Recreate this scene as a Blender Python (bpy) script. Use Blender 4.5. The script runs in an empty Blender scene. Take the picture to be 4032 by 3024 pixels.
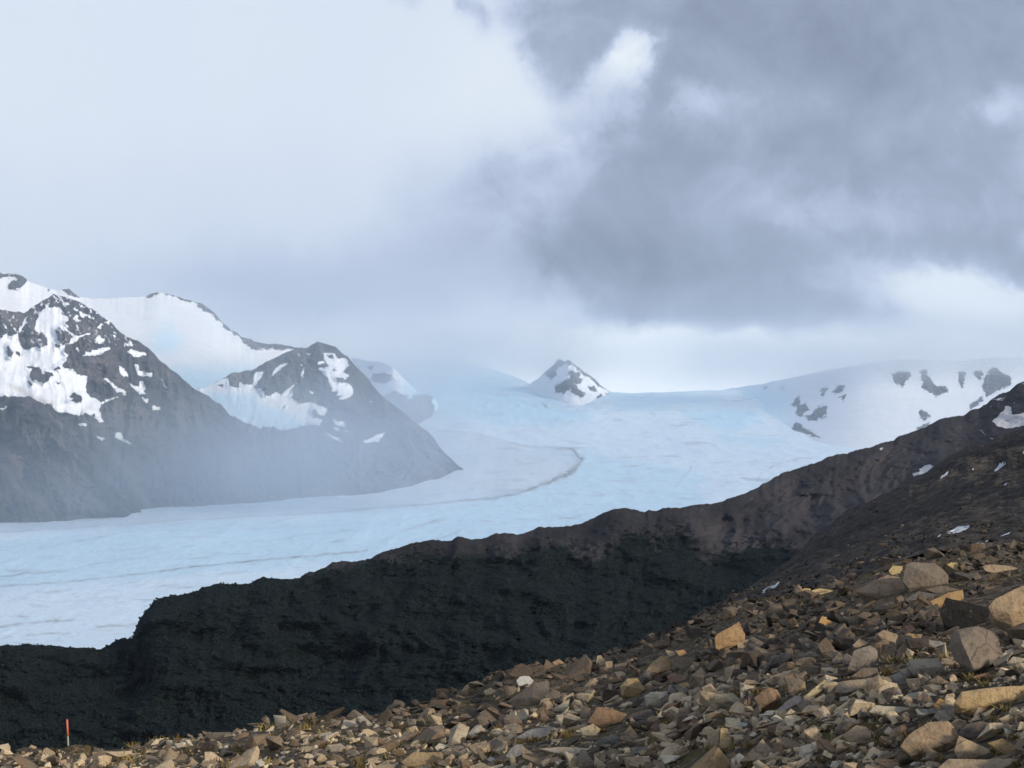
import bpy, bmesh, math, random
import numpy as np
from mathutils import Vector, Matrix, noise as mnoise

# ------------------------------------------------------------------ camera, sky, sun, exposure
F, HY, CX, CAMZ = 1487.0, 384.0, 512.0, 1.65      # focal length and horizon in units of a 1024 wide frame
scene = bpy.context.scene
COL = scene.collection
cam_d = bpy.data.cameras.new('camera')
cam_d.sensor_width = 36.0
cam_d.lens = F / 1024 * 36.0
cam_d.clip_start, cam_d.clip_end = 0.2, 200000.0
cam = bpy.data.objects.new('camera', cam_d)
cam.location = (0, 0, CAMZ)
cam.rotation_euler = (math.radians(90), 0, 0)
COL.objects.link(cam)
scene.camera = cam
scene.view_settings.view_transform = 'Standard'
scene.view_settings.look = 'None'
scene.view_settings.exposure = 0.0
scene.view_settings.gamma = 1.0
scene.cycles.use_denoising = True
scene.cycles.max_bounces = 5
scene.cycles.diffuse_bounces = 3
scene.cycles.volume_bounces = 3
scene.cycles.transparent_max_bounces = 8

SUN_EL, SUN_AZ = math.radians(22), math.radians(128)   # azimuth clockwise from the view direction (+Y)
sun_d = bpy.data.lights.new('sun', 'SUN')
sun_d.energy = 4.5
sun_d.angle = math.radians(4)
sun_d.color = (1.0, 0.87, 0.70)
sun = bpy.data.objects.new('sun', sun_d)
sdir = Vector((math.sin(SUN_AZ) * math.cos(SUN_EL), math.cos(SUN_AZ) * math.cos(SUN_EL), math.sin(SUN_EL)))
sun.rotation_euler = sdir.to_track_quat('Z', 'Y').to_euler()
sun.location = (0, 0, 300)
COL.objects.link(sun)


class NT:
    """small helper for node trees"""
    def __init__(self, tree):
        self.t = tree
        self.n = tree.nodes
        self.n.clear()

    def node(self, typ, **props):
        nd = self.n.new(typ)
        for k, v in props.items():
            setattr(nd, k, v)
        return nd

    def set(self, sock, v):
        if isinstance(v, bpy.types.NodeSocket):
            self.t.links.new(v, sock)
        elif v is not None:
            sock.default_value = v

    def m(self, op, a, b=None, c=None, clamp=False):
        nd = self.node('ShaderNodeMath', operation=op, use_clamp=clamp)
        self.set(nd.inputs[0], a)
        self.set(nd.inputs[1], b)
        self.set(nd.inputs[2], c)
        return nd.outputs[0]

    def vm(self, op, a, b=None):
        nd = self.node('ShaderNodeVectorMath', operation=op)
        self.set(nd.inputs[0], a)
        if op == 'SCALE':
            self.set(nd.inputs[3], b)
        else:
            self.set(nd.inputs[1], b)
        return nd.outputs[0]

    def noise(self, vec, scale, detail=4.0, rough=0.55, out=0, dist=0.0):
        nd = self.node('ShaderNodeTexNoise')
        self.set(nd.inputs['Vector'], vec)
        nd.inputs['Scale'].default_value = scale
        nd.inputs['Detail'].default_value = detail
        nd.inputs['Roughness'].default_value = rough
        nd.inputs['Distortion'].default_value = dist
        return nd.outputs[out]

    def mix(self, fac, a, b, blend='MIX'):
        nd = self.node('ShaderNodeMix', data_type='RGBA', blend_type=blend)
        self.set(nd.inputs[0], fac)
        self.set(nd.inputs[6], a if not isinstance(a, tuple) else a + (1,) * (4 - len(a)))
        self.set(nd.inputs[7], b if not isinstance(b, tuple) else b + (1,) * (4 - len(b)))
        return nd.outputs[2]

    def sstep(self, v, lo, hi):
        nd = self.node('ShaderNodeMapRange', interpolation_type='SMOOTHSTEP')
        self.set(nd.inputs[0], v)
        nd.inputs[1].default_value, nd.inputs[2].default_value = lo, hi
        return nd.outputs[0]

    def lin(self, v, lo, hi, a, b):
        nd = self.node('ShaderNodeMapRange')
        self.set(nd.inputs[0], v)
        for i, q in zip((1, 2, 3, 4), (lo, hi, a, b)):
            nd.inputs[i].default_value = q
        return nd.outputs[0]

    def ramp(self, v, stops):
        nd = self.node('ShaderNodeValToRGB')
        e = nd.color_ramp.elements
        while len(e) < len(stops):
            e.new(0.5)
        for el, (p, c) in zip(e, stops):
            el.position, el.color = p, tuple(c) + (1,)
        self.set(nd.inputs[0], v)
        return nd.outputs[0]


def srgb(r, g, b):
    f = lambda c: c / 12.92 if c <= 0.04045 else ((c + 0.055) / 1.055) ** 2.4
    return (f(r / 255), f(g / 255), f(b / 255))


def build_world():
    w = bpy.data.worlds.new('World')
    scene.world = w
    w.use_nodes = True
    q = NT(w.node_tree)
    tc = q.node('ShaderNodeTexCoord').outputs['Generated']
    d = q.vm('NORMALIZE', tc)
    sep = q.node('ShaderNodeSeparateXYZ')
    q.set(sep.inputs[0], d)
    az = q.m('MULTIPLY', q.m('ARCTAN2', sep.outputs[0], sep.outputs[1]), F)
    el = q.m('MULTIPLY', q.m('ARCSINE', sep.outputs[2]), F)
    # ragged, drifting edges: the cloud masses are laid out in azimuth and elevation and torn by noise
    n1 = q.node('ShaderNodeSeparateXYZ')
    q.set(n1.inputs[0], q.noise(d, 9.0, 7.0, 0.60, 1))
    n2 = q.node('ShaderNodeSeparateXYZ')
    q.set(n2.inputs[0], q.noise(d, 34.0, 5.0, 0.62, 1))
    U = q.m('ADD', az, q.m('MULTIPLY', q.m('SUBTRACT', n1.outputs[0], 0.5), 110.0))
    U = q.m('ADD', U, q.m('MULTIPLY', q.m('SUBTRACT', n2.outputs[0], 0.5), 42.0))
    V = q.m('ADD', el, q.m('MULTIPLY', q.m('SUBTRACT', n1.outputs[1], 0.5), 80.0))
    V = q.m('ADD', V, q.m('MULTIPLY', q.m('SUBTRACT', n2.outputs[1], 0.5), 26.0))
    K = 0.4629

    def lobe(bx, by, rx, ry, rot, crisp):
        tx, ty = (bx * K - CX) / F, (HY - by * K) / F
        u0 = math.atan(tx) * F
        v0 = math.asin(ty / math.sqrt(1 + tx * tx + ty * ty)) * F
        du, dv = q.m('SUBTRACT', U, u0), q.m('SUBTRACT', V, v0)
        c, s = math.cos(math.radians(rot)), math.sin(math.radians(rot))
        a = q.m('ADD', q.m('MULTIPLY', du, c / (rx * K)), q.m('MULTIPLY', dv, s / (rx * K)))
        b = q.m('ADD', q.m('MULTIPLY', dv, c / (ry * K)), q.m('MULTIPLY', du, -s / (ry * K)))
        r2 = q.m('ADD', q.m('MULTIPLY', a, a), q.m('MULTIPLY', b, b))
        return q.m('EXPONENT', q.m('MULTIPLY', q.m('POWER', r2, crisp), -1.0))

    # broad soft light and shade of the overcast: x, y, half width, half height, turn, weight, crispness
    L = 229.0
    for bx, by, rx, ry, rot, wgt, crisp in [
            (900, 590, 640, 85, 3, -30, 1.3), (560, 640, 240, 55, 0, -12, 1.2), (420, 500, 500, 140, 0, -8, 1.2), (1000, 420, 150, 110, 25, -14, 1.3),
            (1570, 800, 900, 78, 0, 100, 1.8), (700, 745, 260, 40, 0, 8, 1.3), (1090, 200, 190, 170, 0, 12, 1.3), (1390, 105, 50, 70, 30, 24, 1.3),
            (2070, 630, 180, 70, -12, 30, 1.4), (1950, 60, 500, 110, 0, -14, 1.3), (150, 250, 400, 250, 0, 3, 1.3)]:
        L = q.m('ADD', L, q.m('MULTIPLY', lobe(bx, by, rx, ry, rot, crisp), float(wgt)))
    # the darker cloud deck: where it lies, torn into ragged edges and billows by noise
    M = 0.0
    for bx, by, rx, ry, rot, wgt, crisp in [
            (1950, 30, 600, 150, 0, 1.25, 1.6), (1300, 20, 250, 85, 4, 1.2, 1.6), (1220, 120, 85, 95, -20, 0.8, 1.5), (1560, 60, 200, 70, 0, 0.5, 1.5),
            (2030, 240, 290, 130, 10, 0.95, 1.6), (1700, 165, 90, 60, 10, 0.35, 1.4), (1440, 200, 45, 95, 25, 0.55, 1.3), (1330, 165, 60, 40, 0, -0.2, 1.2),
            (1390, 105, 46, 70, 28, -1.3, 1.2), (1530, 120, 130, 85, 0, 0.45, 1.4), (1600, 185, 120, 45, 12, -0.35, 1.3), (1620, 430, 430, 170, 12, 0.55, 1.6), (1740, 605, 430, 125, 0, 0.9, 2.2),
            (1420, 490, 260, 100, 8, 0.35, 1.4), (2150, 430, 240, 140, 10, 0.8, 1.6), (1560, 675, 270, 55, 0, 0.85, 2.2), (1300, 470, 300, 130, 8, 0.5, 1.1), (1400, 610, 210, 90, 0, 0.5, 1.3), (1640, 190, 270, 140, 0, 0.42, 1.2), (1360, 260, 150, 90, 0, 0.38, 1.1), (1130, 420, 310, 130, 8, 0.26, 1.0), (1600, 310, 420, 90, 8, 0.3, 1.4), (1010, 45, 32, 48, 20, 0.6, 1.3),
            (870, 5, 30, 34, 20, 0.45, 1.2), (2075, 635, 160, 60, -12, -1.3, 1.4), (2190, 585, 70, 50, 0, 0.5, 1.3), (2160, 245, 60, 45, 0, -0.6, 1.2),
            (1900, 330, 260, 70, -18, 0.35, 1.4), (1090, 410, 130, 60, 10, 0.16, 1.3)]:
        M = q.m('ADD', M, q.m('MULTIPLY', lobe(bx, by, rx, ry, rot, crisp), float(wgt)))
    near = q.m('MULTIPLY', M, 1.6, clamp=True)
    tear = q.m('SUBTRACT', q.noise(d, 10.0, 9.0, 0.60, 0, 0.6), 0.5)
    tear2 = q.m('SUBTRACT', q.noise(d, 30.0, 7.0, 0.62, 0, 0.8), 0.5)
    Mt = q.m('ADD', M, q.m('MULTIPLY', near, q.m('ADD', q.m('MULTIPLY', tear, 1.15), q.m('MULTIPLY', tear2, 0.6))))
    deck = q.sstep(Mt, 0.0, 1.25)
    body = q.m('ADD', 65.0, q.m('ADD', q.m('MULTIPLY', q.m('SUBTRACT', q.noise(d, 16.0, 8.0, 0.58, 0, 0.5), 0.5), 72.0), q.m('MULTIPLY', tear2, 22.0)))
    L = q.m('SUBTRACT', L, q.m('MULTIPLY', deck, body))
    L = q.m('ADD', L, q.m('MULTIPLY', q.m('SUBTRACT', q.noise(d, 12.0, 8.0, 0.55, 0), 0.5), 12.0))
    L = q.m('SUBTRACT', L, q.m('MULTIPLY', q.sstep(sep.outputs[2], 0.27, 0.60), 42.0))  # unseen sky overhead darkened to lower the ambient light
    col = q.ramp(q.m('DIVIDE', L, 320.0), [
        (100 / 320, srgb(100, 110, 126)), (135 / 320, srgb(128, 138, 157)), (165 / 320, srgb(160, 172, 194)),
        (195 / 320, srgb(193, 205, 229)), (222 / 320, srgb(220, 230, 247)), (243 / 320, srgb(236, 244, 253)), (300 / 320, (1.25, 1.32, 1.38))])
    sky = q.node('ShaderNodeTexSky', sky_type='NISHITA', sun_disc=False, sun_elevation=SUN_EL, sun_rotation=SUN_AZ)
    clear = q.vm('SCALE', sky.outputs[0], 0.08)
    cover = 0.94
    tot = q.mix(cover, clear, col)
    bg = q.node('ShaderNodeBackground')
    q.set(bg.inputs[0], tot)
    bg.inputs[1].default_value = 1.0
    out = q.node('ShaderNodeOutputWorld')
    q.set(out.inputs[0], bg.outputs[0])
    w.cycles.sampling_method = 'MANUAL'
    w.cycles.sample_map_resolution = 512


build_world()

# ------------------------------------------------------------------ noise and mesh helpers
rng = np.random.default_rng(7)


def _hash(i, j, k):
    h = (i.astype(np.uint32) * np.uint32(374761393) + j.astype(np.uint32) * np.uint32(668265263)
         + k.astype(np.uint32) * np.uint32(2147483647 - 58))
    h = (h ^ (h >> np.uint32(13))) * np.uint32(1274126177)
    h = (h ^ (h >> np.uint32(16))) * np.uint32(2246822519)
    h = h ^ (h >> np.uint32(15))
    return h.astype(np.float64) / 4294967295.0


def vnoise(x, y, z=0.0):
    x, y, z = np.broadcast_arrays(np.asarray(x, float), np.asarray(y, float), np.asarray(z, float))
    i, j, k = np.floor(x).astype(np.int64), np.floor(y).astype(np.int64), np.floor(z).astype(np.int64)
    fx, fy, fz = x - i, y - j, z - k
    s = lambda t: t * t * t * (t * (t * 6 - 15) + 10)
    fx, fy, fz = s(fx), s(fy), s(fz)
    r = 0
    for di in (0, 1):
        for dj in (0, 1):
            for dk in (0, 1):
                wgt = (fx if di else 1 - fx) * (fy if dj else 1 - fy) * (fz if dk else 1 - fz)
                r = r + wgt * _hash(i + di, j + dj, k + dk)
    return r * 2 - 1


def fbm(x, y, z=0.0, oct=5, gain=0.5):
    r, a, f = 0, 1.0, 1.0
    for o in range(oct):
        r = r + a * vnoise(np.asarray(x) * f + 17.3 * o, np.asarray(y) * f - 9.1 * o, np.asarray(z) * f + 3.7 * o)
        a *= gain
        f *= 2.03
    return r


def ridged(x, y, z=0.0, oct=4, gain=0.5):
    r, a, f = 0, 1.0, 1.0
    for o in range(oct):
        r = r + a * (1 - 2 * np.abs(vnoise(np.asarray(x) * f + 31.7 * o, np.asarray(y) * f + 5.3 * o, np.asarray(z) * f)))
        a *= gain
        f *= 2.1
    return r


def curve(pts):
    p = np.array(sorted(pts), float)
    return lambda x: np.interp(x, p[:, 0], p[:, 1])


def tr(pts, ox, oy, k):
    return [(ox + a * k, oy + b * k) for a, b in pts]


V = lambda pts: tr(pts, 0, 0, 0.46293)                  # the survey sketches, each drawn at a scale of its own
Z1 = lambda pts: tr(pts, 0, 253.97, 0.11482)
Z2 = lambda pts: tr(pts, 203.17, 304.76, 0.12630)
Z3 = lambda pts: tr(pts, 380.95, 330.16, 0.13777)
Z4 = lambda pts: tr(pts, 660.3, 330.16, 0.16442)
Z5 = lambda pts: tr(pts, 0, 482.5, 0.1722)


def poly_sd(px, py, poly):
    """signed distance to a polygon, positive inside"""
    p = np.array(poly, float)
    best = np.full(px.shape, 1e9)
    inside = np.zeros(px.shape, bool)
    n = len(p)
    x0, y0 = p.min(0) - 12
    x1, y1 = p.max(0) + 12
    sel = (px > x0) & (px < x1) & (py > y0) & (py < y1)
    if not sel.any():
        return -best
    qx, qy = px[sel], py[sel]
    b, ins = np.full(qx.shape, 1e9), np.zeros(qx.shape, bool)
    for i in range(n):
        ax, ay = p[i]
        bx, by = p[(i + 1) % n]
        ex, ey = bx - ax, by - ay
        t = np.clip(((qx - ax) * ex + (qy - ay) * ey) / (ex * ex + ey * ey + 1e-9), 0, 1)
        b = np.minimum(b, np.hypot(qx - ax - t * ex, qy - ay - t * ey))
        c = ((ay > qy) != (by > qy)) & (qx < ex * (qy - ay) / (ey if abs(ey) > 1e-9 else 1e-9) + ax)
        ins ^= c
    best[sel] = b
    inside[sel] = ins
    return np.where(inside, best, -best)


def polys_sd(px, py, polys):
    r = np.full(px.shape, -1e9)
    for p in polys:
        r = np.maximum(r, poly_sd(px, py, p))
    return r


def line_d(px, py, pts):
    p = np.array(pts, float)
    best = np.full(px.shape, 1e9)
    for (ax, ay), (bx, by) in zip(p[:-1], p[1:]):
        ex, ey = bx - ax, by - ay
        t = np.clip(((px - ax) * ex + (py - ay) * ey) / (ex * ex + ey * ey + 1e-9), 0, 1)
        best = np.minimum(best, np.hypot(px - ax - t * ex, py - ay - t * ey))
    return best


def at(x, y, D):
    """the point of the place seen in direction (x, y) at distance D along the view"""
    x, y, D = np.asarray(x, float), np.asarray(y, float), np.asarray(D, float)
    return np.stack([(x - CX) / F * D, D + 0 * x, (HY - y) / F * D + CAMZ], -1)


def tag(o, label=None, cat=None, group=None, kind=None):
    for k, v in (('label', label), ('category', cat), ('group', group), ('kind', kind)):
        if v:
            o[k] = v
    return o


def mesh_np(name, verts, faces, mat, smooth=True, attrs=None, nside=4):
    me = bpy.data.meshes.new(name)
    verts = np.asarray(verts, np.float32).reshape(-1, 3)
    faces = np.asarray(faces, np.int32).reshape(-1, nside)
    me.vertices.add(len(verts))
    me.vertices.foreach_set('co', verts.ravel())
    me.loops.add(faces.size)
    me.loops.foreach_set('vertex_index', faces.ravel())
    me.polygons.add(len(faces))
    me.polygons.foreach_set('loop_start', np.arange(0, faces.size, nside, dtype=np.int32))
    me.polygons.foreach_set('loop_total', np.full(len(faces), nside, np.int32))
    me.polygons.foreach_set('use_smooth', np.full(len(faces), smooth, bool))
    me.update(calc_edges=True)
    me.validate()
    for k, v in (attrs or {}).items():
        a = me.color_attributes.new(k, 'FLOAT_COLOR', 'POINT')
        a.data.foreach_set('color', np.asarray(v, np.float32).reshape(-1, 4).ravel())
    if mat:
        me.materials.append(mat)
    o = bpy.data.objects.new(name, me)
    COL.objects.link(o)
    return o


def grid_faces(nr, nc):
    i = np.arange(nr * nc).reshape(nr, nc)
    return np.stack([i[:-1, :-1], i[:-1, 1:], i[1:, 1:], i[1:, :-1]], -1).reshape(-1, 4)


def rgba(r, g=None, b=None, a=None):
    z = np.zeros_like(r)
    return np.stack([r, z if g is None else g, z if b is None else b, z if a is None else a], -1)


def new_mat(name):
    m = bpy.data.materials.new(name)
    m.use_nodes = True
    return m, NT(m.node_tree)


def finish(q, color, rough=0.9, bump=None, dist=1.0, strength=1.0, spec=0.2):
    p = q.node('ShaderNodeBsdfPrincipled')
    q.set(p.inputs['Base Color'], color)
    q.set(p.inputs['Roughness'], rough)
    p.inputs['Specular IOR Level'].default_value = spec
    if bump is not None:
        bn = q.node('ShaderNodeBump')
        q.set(bn.inputs['Height'], bump)
        bn.inputs['Distance'].default_value = dist
        bn.inputs['Strength'].default_value = strength
        q.set(p.inputs['Normal'], bn.outputs[0])
    o = q.node('ShaderNodeOutputMaterial')
    q.set(o.inputs[0], p.outputs[0])


def attr(q, name='mask'):
    a = q.node('ShaderNodeAttribute', attribute_name=name)
    s = q.node('ShaderNodeSeparateColor')
    q.set(s.inputs[0], a.outputs['Color'])
    return s.outputs[0], s.outputs[1], s.outputs[2], a


# ------------------------------------------------------------------ materials of the land
def mat_mountain(name, rock_a, rock_b, scale=1.0):
    """bare rock with snow (mask R), blue ice (mask G) and dirt on the snow (mask B)"""
    m, q = new_mat(name)
    pos = q.node('ShaderNodeNewGeometry').outputs['Position']
    sn, ice, dirt, _ = attr(q)
    big = q.noise(pos, 0.0032 / scale, 6, 0.6)
    fine = q.noise(pos, 0.016 / scale, 8, 0.68)
    rock = q.mix(q.sstep(big, 0.36, 0.64), rock_a, rock_b)
    rock = q.mix(q.m('MULTIPLY', dirt, 0.75), rock, (0.19, 0.172, 0.172))
    rock = q.mix(q.lin(fine, 0.3, 0.7, 0.0, 0.6), rock, tuple(c * 0.4 for c in rock_a))
    edge = q.m('ADD', sn, q.m('MULTIPLY', q.m('SUBTRACT', fine, 0.5), 1.25))
    snow = q.sstep(edge, 0.44, 0.56)
    white = q.mix(q.lin(q.noise(pos, 0.006 / scale, 5, 0.6), 0.3, 0.7, 0, 1), (0.68, 0.71, 0.76), (0.61, 0.66, 0.73))
    white = q.mix(q.m('MULTIPLY', ice, 0.85), white, (0.42, 0.63, 0.78))
    white = q.mix(q.m('MULTIPLY', dirt, 0.75), white, (0.24, 0.23, 0.23))
    colr = q.mix(snow, rock, white)
    h = q.m('ADD', q.m('MULTIPLY', fine, 1.0), q.m('MULTIPLY', big, 2.0))
    h = q.m('MULTIPLY', h, q.lin(snow, 0, 1, 1.0, 0.12))
    finish(q, colr, 0.9, h, 60.0 * scale, 0.9)
    return m


def mat_glacier():
    """ice streaming down the valley: mask R blue ice, G dirty ice, B moraine debris; rides on the uv laid along the flow"""
    m, q = new_mat('glacier_ice')
    pos = q.node('ShaderNodeNewGeometry').outputs['Position']
    ice, dirt, mor, _ = attr(q)
    fl = q.node('ShaderNodeAttribute', attribute_name='flow').outputs['Vector']
    mp = q.node('ShaderNodeMapping')
    q.set(mp.inputs[0], fl)
    mp.inputs['Scale'].default_value = (1.0, 2.6, 1.0)
    streak = q.noise(mp.outputs[0], 5.0, 8, 0.66, 0, 0.4)
    streak2 = q.noise(mp.outputs[0], 17.0, 6, 0.7)
    mp2 = q.node('ShaderNodeMapping')
    q.set(mp2.inputs[0], fl)
    mp2.inputs['Scale'].default_value = (1.0, 1.1, 1.0)
    grain = q.m('ADD', q.m('MULTIPLY', q.noise(pos, 0.011, 6, 0.68), 0.30), q.m('MULTIPLY', q.noise(mp2.outputs[0], 34.0, 6, 0.72), 0.70))
    pits = q.noise(pos, 0.03, 3, 0.6)
    base = q.mix(q.lin(grain, 0.3, 0.7, 0, 1), (0.46, 0.60, 0.72), (0.61, 0.71, 0.79))
    base = q.mix(q.m('MULTIPLY', ice, 0.9), base, (0.31, 0.54, 0.71))
    s1 = q.m('MULTIPLY', q.sstep(streak, 0.54, 0.70), 0.75)
    base = q.mix(s1, base, (0.32, 0.38, 0.45))
    s2 = q.m('MULTIPLY', q.sstep(streak2, 0.54, 0.72), 0.70)
    base = q.mix(s2, base, (0.36, 0.41, 0.47))
    dz = q.m('MULTIPLY', dirt, q.lin(q.m('ADD', grain, q.m('SUBTRACT', pits, 0.5)), 0.3, 0.75, 0.25, 0.95))
    base = q.mix(dz, base, (0.41, 0.45, 0.49))
    mo = q.m('MULTIPLY', mor, q.lin(q.m('ADD', grain, q.m('SUBTRACT', pits, 0.5)), 0.25, 0.7, 0.1, 1.0))
    base = q.mix(q.m('MINIMUM', mo, 1.0), base, (0.13, 0.12, 0.11))
    h = q.m('ADD', grain, q.m('MULTIPLY', pits, 0.5))
    finish(q, base, 0.7, h, 12.0, 0.5)
    return m


def mat_ridge():
    """near ridge: mask R snow, G forest floor, B pale scree"""
    m, q = new_mat('ridge_ground')
    pos = q.node('ShaderNodeNewGeometry').outputs['Position']
    sn, fo, sc, _ = attr(q)
    big = q.noise(pos, 0.016, 6, 0.62)
    fine = q.noise(pos, 0.13, 6, 0.68)
    rock = q.mix(q.sstep(big, 0.38, 0.62), (0.016, 0.017, 0.020), (0.029, 0.029, 0.033))
    rock = q.mix(q.m('MULTIPLY', sc, q.lin(fine, 0.3, 0.7, 0.4, 1.0)), rock, (0.066, 0.061, 0.066))
    rock = q.mix(q.lin(fine, 0.42, 0.66, 0.0, 0.6), rock, (0.020, 0.019, 0.020))
    wood = q.mix(q.lin(fine, 0.35, 0.65, 0, 1), (0.004, 0.008, 0.010), (0.010, 0.015, 0.015))
    e = q.m('ADD', fo, q.m('MULTIPLY', q.m('SUBTRACT', fine, 0.5), 1.2))
    c = q.mix(q.sstep(e, 0.4, 0.6), rock, wood)
    e2 = q.m('ADD', sn, q.m('MULTIPLY', q.m('SUBTRACT', fine, 0.5), 0.7))
    c = q.mix(q.sstep(e2, 0.46, 0.56), c, (0.50, 0.49, 0.50))
    finish(q, c, 0.95, q.m('ADD', fine, big), 4.0, 0.55, 0.05)
    return m


def mat_scree():
    """dark fine scree of the hillside, mask R snow, G lit stony ground"""
    m, q = new_mat('dark_scree')
    pos = q.node('ShaderNodeNewGeometry').outputs['Position']
    sn, li, _, _ = attr(q)
    big = q.noise(pos, 0.09, 6, 0.6)
    fine = q.noise(pos, 1.6, 6, 0.75)
    vor = q.node('ShaderNodeTexVoronoi', feature='F1')
    q.set(vor.inputs['Vector'], pos)
    vor.inputs['Scale'].default_value = 1.5
    stone = q.ramp(q.m('ADD', q.m('MULTIPLY', fine, 0.7), q.m('MULTIPLY', big, 0.4)), [
        (0.40, (0.030, 0.029, 0.029)), (0.52, (0.070, 0.065, 0.061)), (0.62, (0.110, 0.100, 0.090)), (0.76, (0.15, 0.13, 0.10))])
    sp = q.node('ShaderNodeSeparateColor')
    q.set(sp.inputs[0], vor.outputs['Color'])
    stone = q.mix(q.lin(sp.outputs[0], 0, 1, 0.0, 0.5), stone, (0.03, 0.028, 0.027))
    e = q.m('ADD', sn, q.m('MULTIPLY', q.m('SUBTRACT', fine, 0.5), 0.45))
    c = q.mix(q.sstep(e, 0.46, 0.56), stone, (0.60, 0.64, 0.70))
    finish(q, c, 0.95, q.m('ADD', fine, q.m('MULTIPLY', vor.outputs['Distance'], -0.7)), 0.5, 1.0, 0.05)
    return m


def mat_soil():
    """gravelly soil between the stones with dry moss"""
    m, q = new_mat('stony_soil')
    pos = q.node('ShaderNodeNewGeometry').outputs['Position']
    big = q.noise(pos, 0.5, 5, 0.6)
    fine = q.noise(pos, 13.0, 6, 0.7)
    vor = q.node('ShaderNodeTexVoronoi', feature='F1')
    q.set(vor.inputs['Vector'], pos)
    vor.inputs['Scale'].default_value = 11.0
    sp = q.node('ShaderNodeSeparateColor')
    q.set(sp.inputs[0], vor.outputs['Color'])
    grit = q.ramp(sp.outputs[0], [(0.0, (0.035, 0.028, 0.021)), (0.45, (0.08, 0.063, 0.044)), (0.75, (0.14, 0.11, 0.075)), (1.0, (0.22, 0.175, 0.115))])
    moss = q.mix(q.lin(fine, 0.35, 0.65, 0, 1), (0.055, 0.045, 0.018), (0.12, 0.10, 0.04))
    c = q.mix(q.sstep(big, 0.50, 0.64), grit, moss)
    c = q.mix(q.lin(fine, 0.45, 0.7, 0, 0.6), c, (0.03, 0.025, 0.02))
    finish(q, c, 0.95, q.m('SUBTRACT', fine, vor.outputs['Distance']), 0.05, 1.0, 0.05)
    return m


def mat_stone():
    """weathered sandstone and slate; the attribute tone carries each stone's own colour"""
    m, q = new_mat('weathered_stone')
    pos = q.node('ShaderNodeNewGeometry').outputs['Position']
    tone = q.node('ShaderNodeAttribute', attribute_name='tone').outputs['Color']
    n1 = q.noise(pos, 3.2, 6, 0.65)
    n2 = q.noise(pos, 17.0, 6, 0.72)
    n3 = q.noise(pos, 60.0, 3, 0.7)
    c = q.mix(q.lin(n1, 0.32, 0.68, 0.0, 0.75), tone, q.mix(1.0, tone, (0.62, 0.60, 0.62), 'MULTIPLY'))
    c = q.mix(q.m('MULTIPLY', q.sstep(n2, 0.50, 0.68), 0.72), c, q.mix(1.0, tone, (0.36, 0.34, 0.34), 'MULTIPLY'))
    lich = q.m('MULTIPLY', q.sstep(q.noise(pos, 7.0, 7, 0.7), 0.60, 0.70), 0.42)
    c = q.mix(lich, c, q.mix(0.5, tone, (0.42, 0.39, 0.30)))
    rust = q.m('MULTIPLY', q.sstep(q.noise(pos, 2.1, 5, 0.6), 0.58, 0.72), 0.5)
    c = q.mix(rust, c, q.mix(1.0, tone, (1.05, 0.72, 0.42), 'MULTIPLY'))
    cr = q.node('ShaderNodeTexVoronoi', feature='DISTANCE_TO_EDGE')
    q.set(cr.inputs['Vector'], q.vm('ADD', pos, q.vm('SCALE', q.noise(pos, 4.0, 3, 0.6, 1), 0.25)))
    cr.inputs['Scale'].default_value = 2.4
    crack = q.m('MULTIPLY', q.m('SUBTRACT', 1.0, q.sstep(cr.outputs['Distance'], 0.0, 0.022)), q.sstep(n1, 0.42, 0.58))
    c = q.mix(q.m('MULTIPLY', crack, 0.7), c, q.mix(1.0, tone, (0.22, 0.20, 0.19), 'MULTIPLY'))
    h = q.m('ADD', q.m('MULTIPLY', n1, 0.8), q.m('ADD', q.m('MULTIPLY', n2, 0.5), q.m('MULTIPLY', n3, 0.12)))
    finish(q, c, 0.92, h, 0.06, 0.9, 0.15)
    return m


M_far = mat_mountain('far_rock', (0.10, 0.085, 0.085), (0.05, 0.048, 0.052))
M_left = mat_mountain('mountain_rock', (0.092, 0.088, 0.096), (0.034, 0.038, 0.048))
M_ice, M_ridge, M_scree, M_soil, M_stone = mat_glacier(), mat_ridge(), mat_scree(), mat_soil(), mat_stone()

# ------------------------------------------------------------------ the glacier and icefield
Dg = curve([(360, 29600), (365, 29000), (380, 27500), (390, 26000), (400, 24500), (420, 22500), (440, 20500), (470, 17000),
            (523, 12000), (560, 9700), (600, 8000), (648, 6500), (700, 5450), (760, 4550)])


def soft(sd, w):
    return np.clip(0.5 + sd / (2 * w), 0, 1)


FOOT = V([(-170, 1128), (0, 1128), (100, 1128), (190, 1122), (280, 1112), (360, 1103), (450, 1098), (560, 1092), (640, 1082),
          (700, 1078), (780, 1074), (860, 1062), (900, 1050), (950, 1037), (995, 1018)])
foot_y = curve(FOOT)


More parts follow.
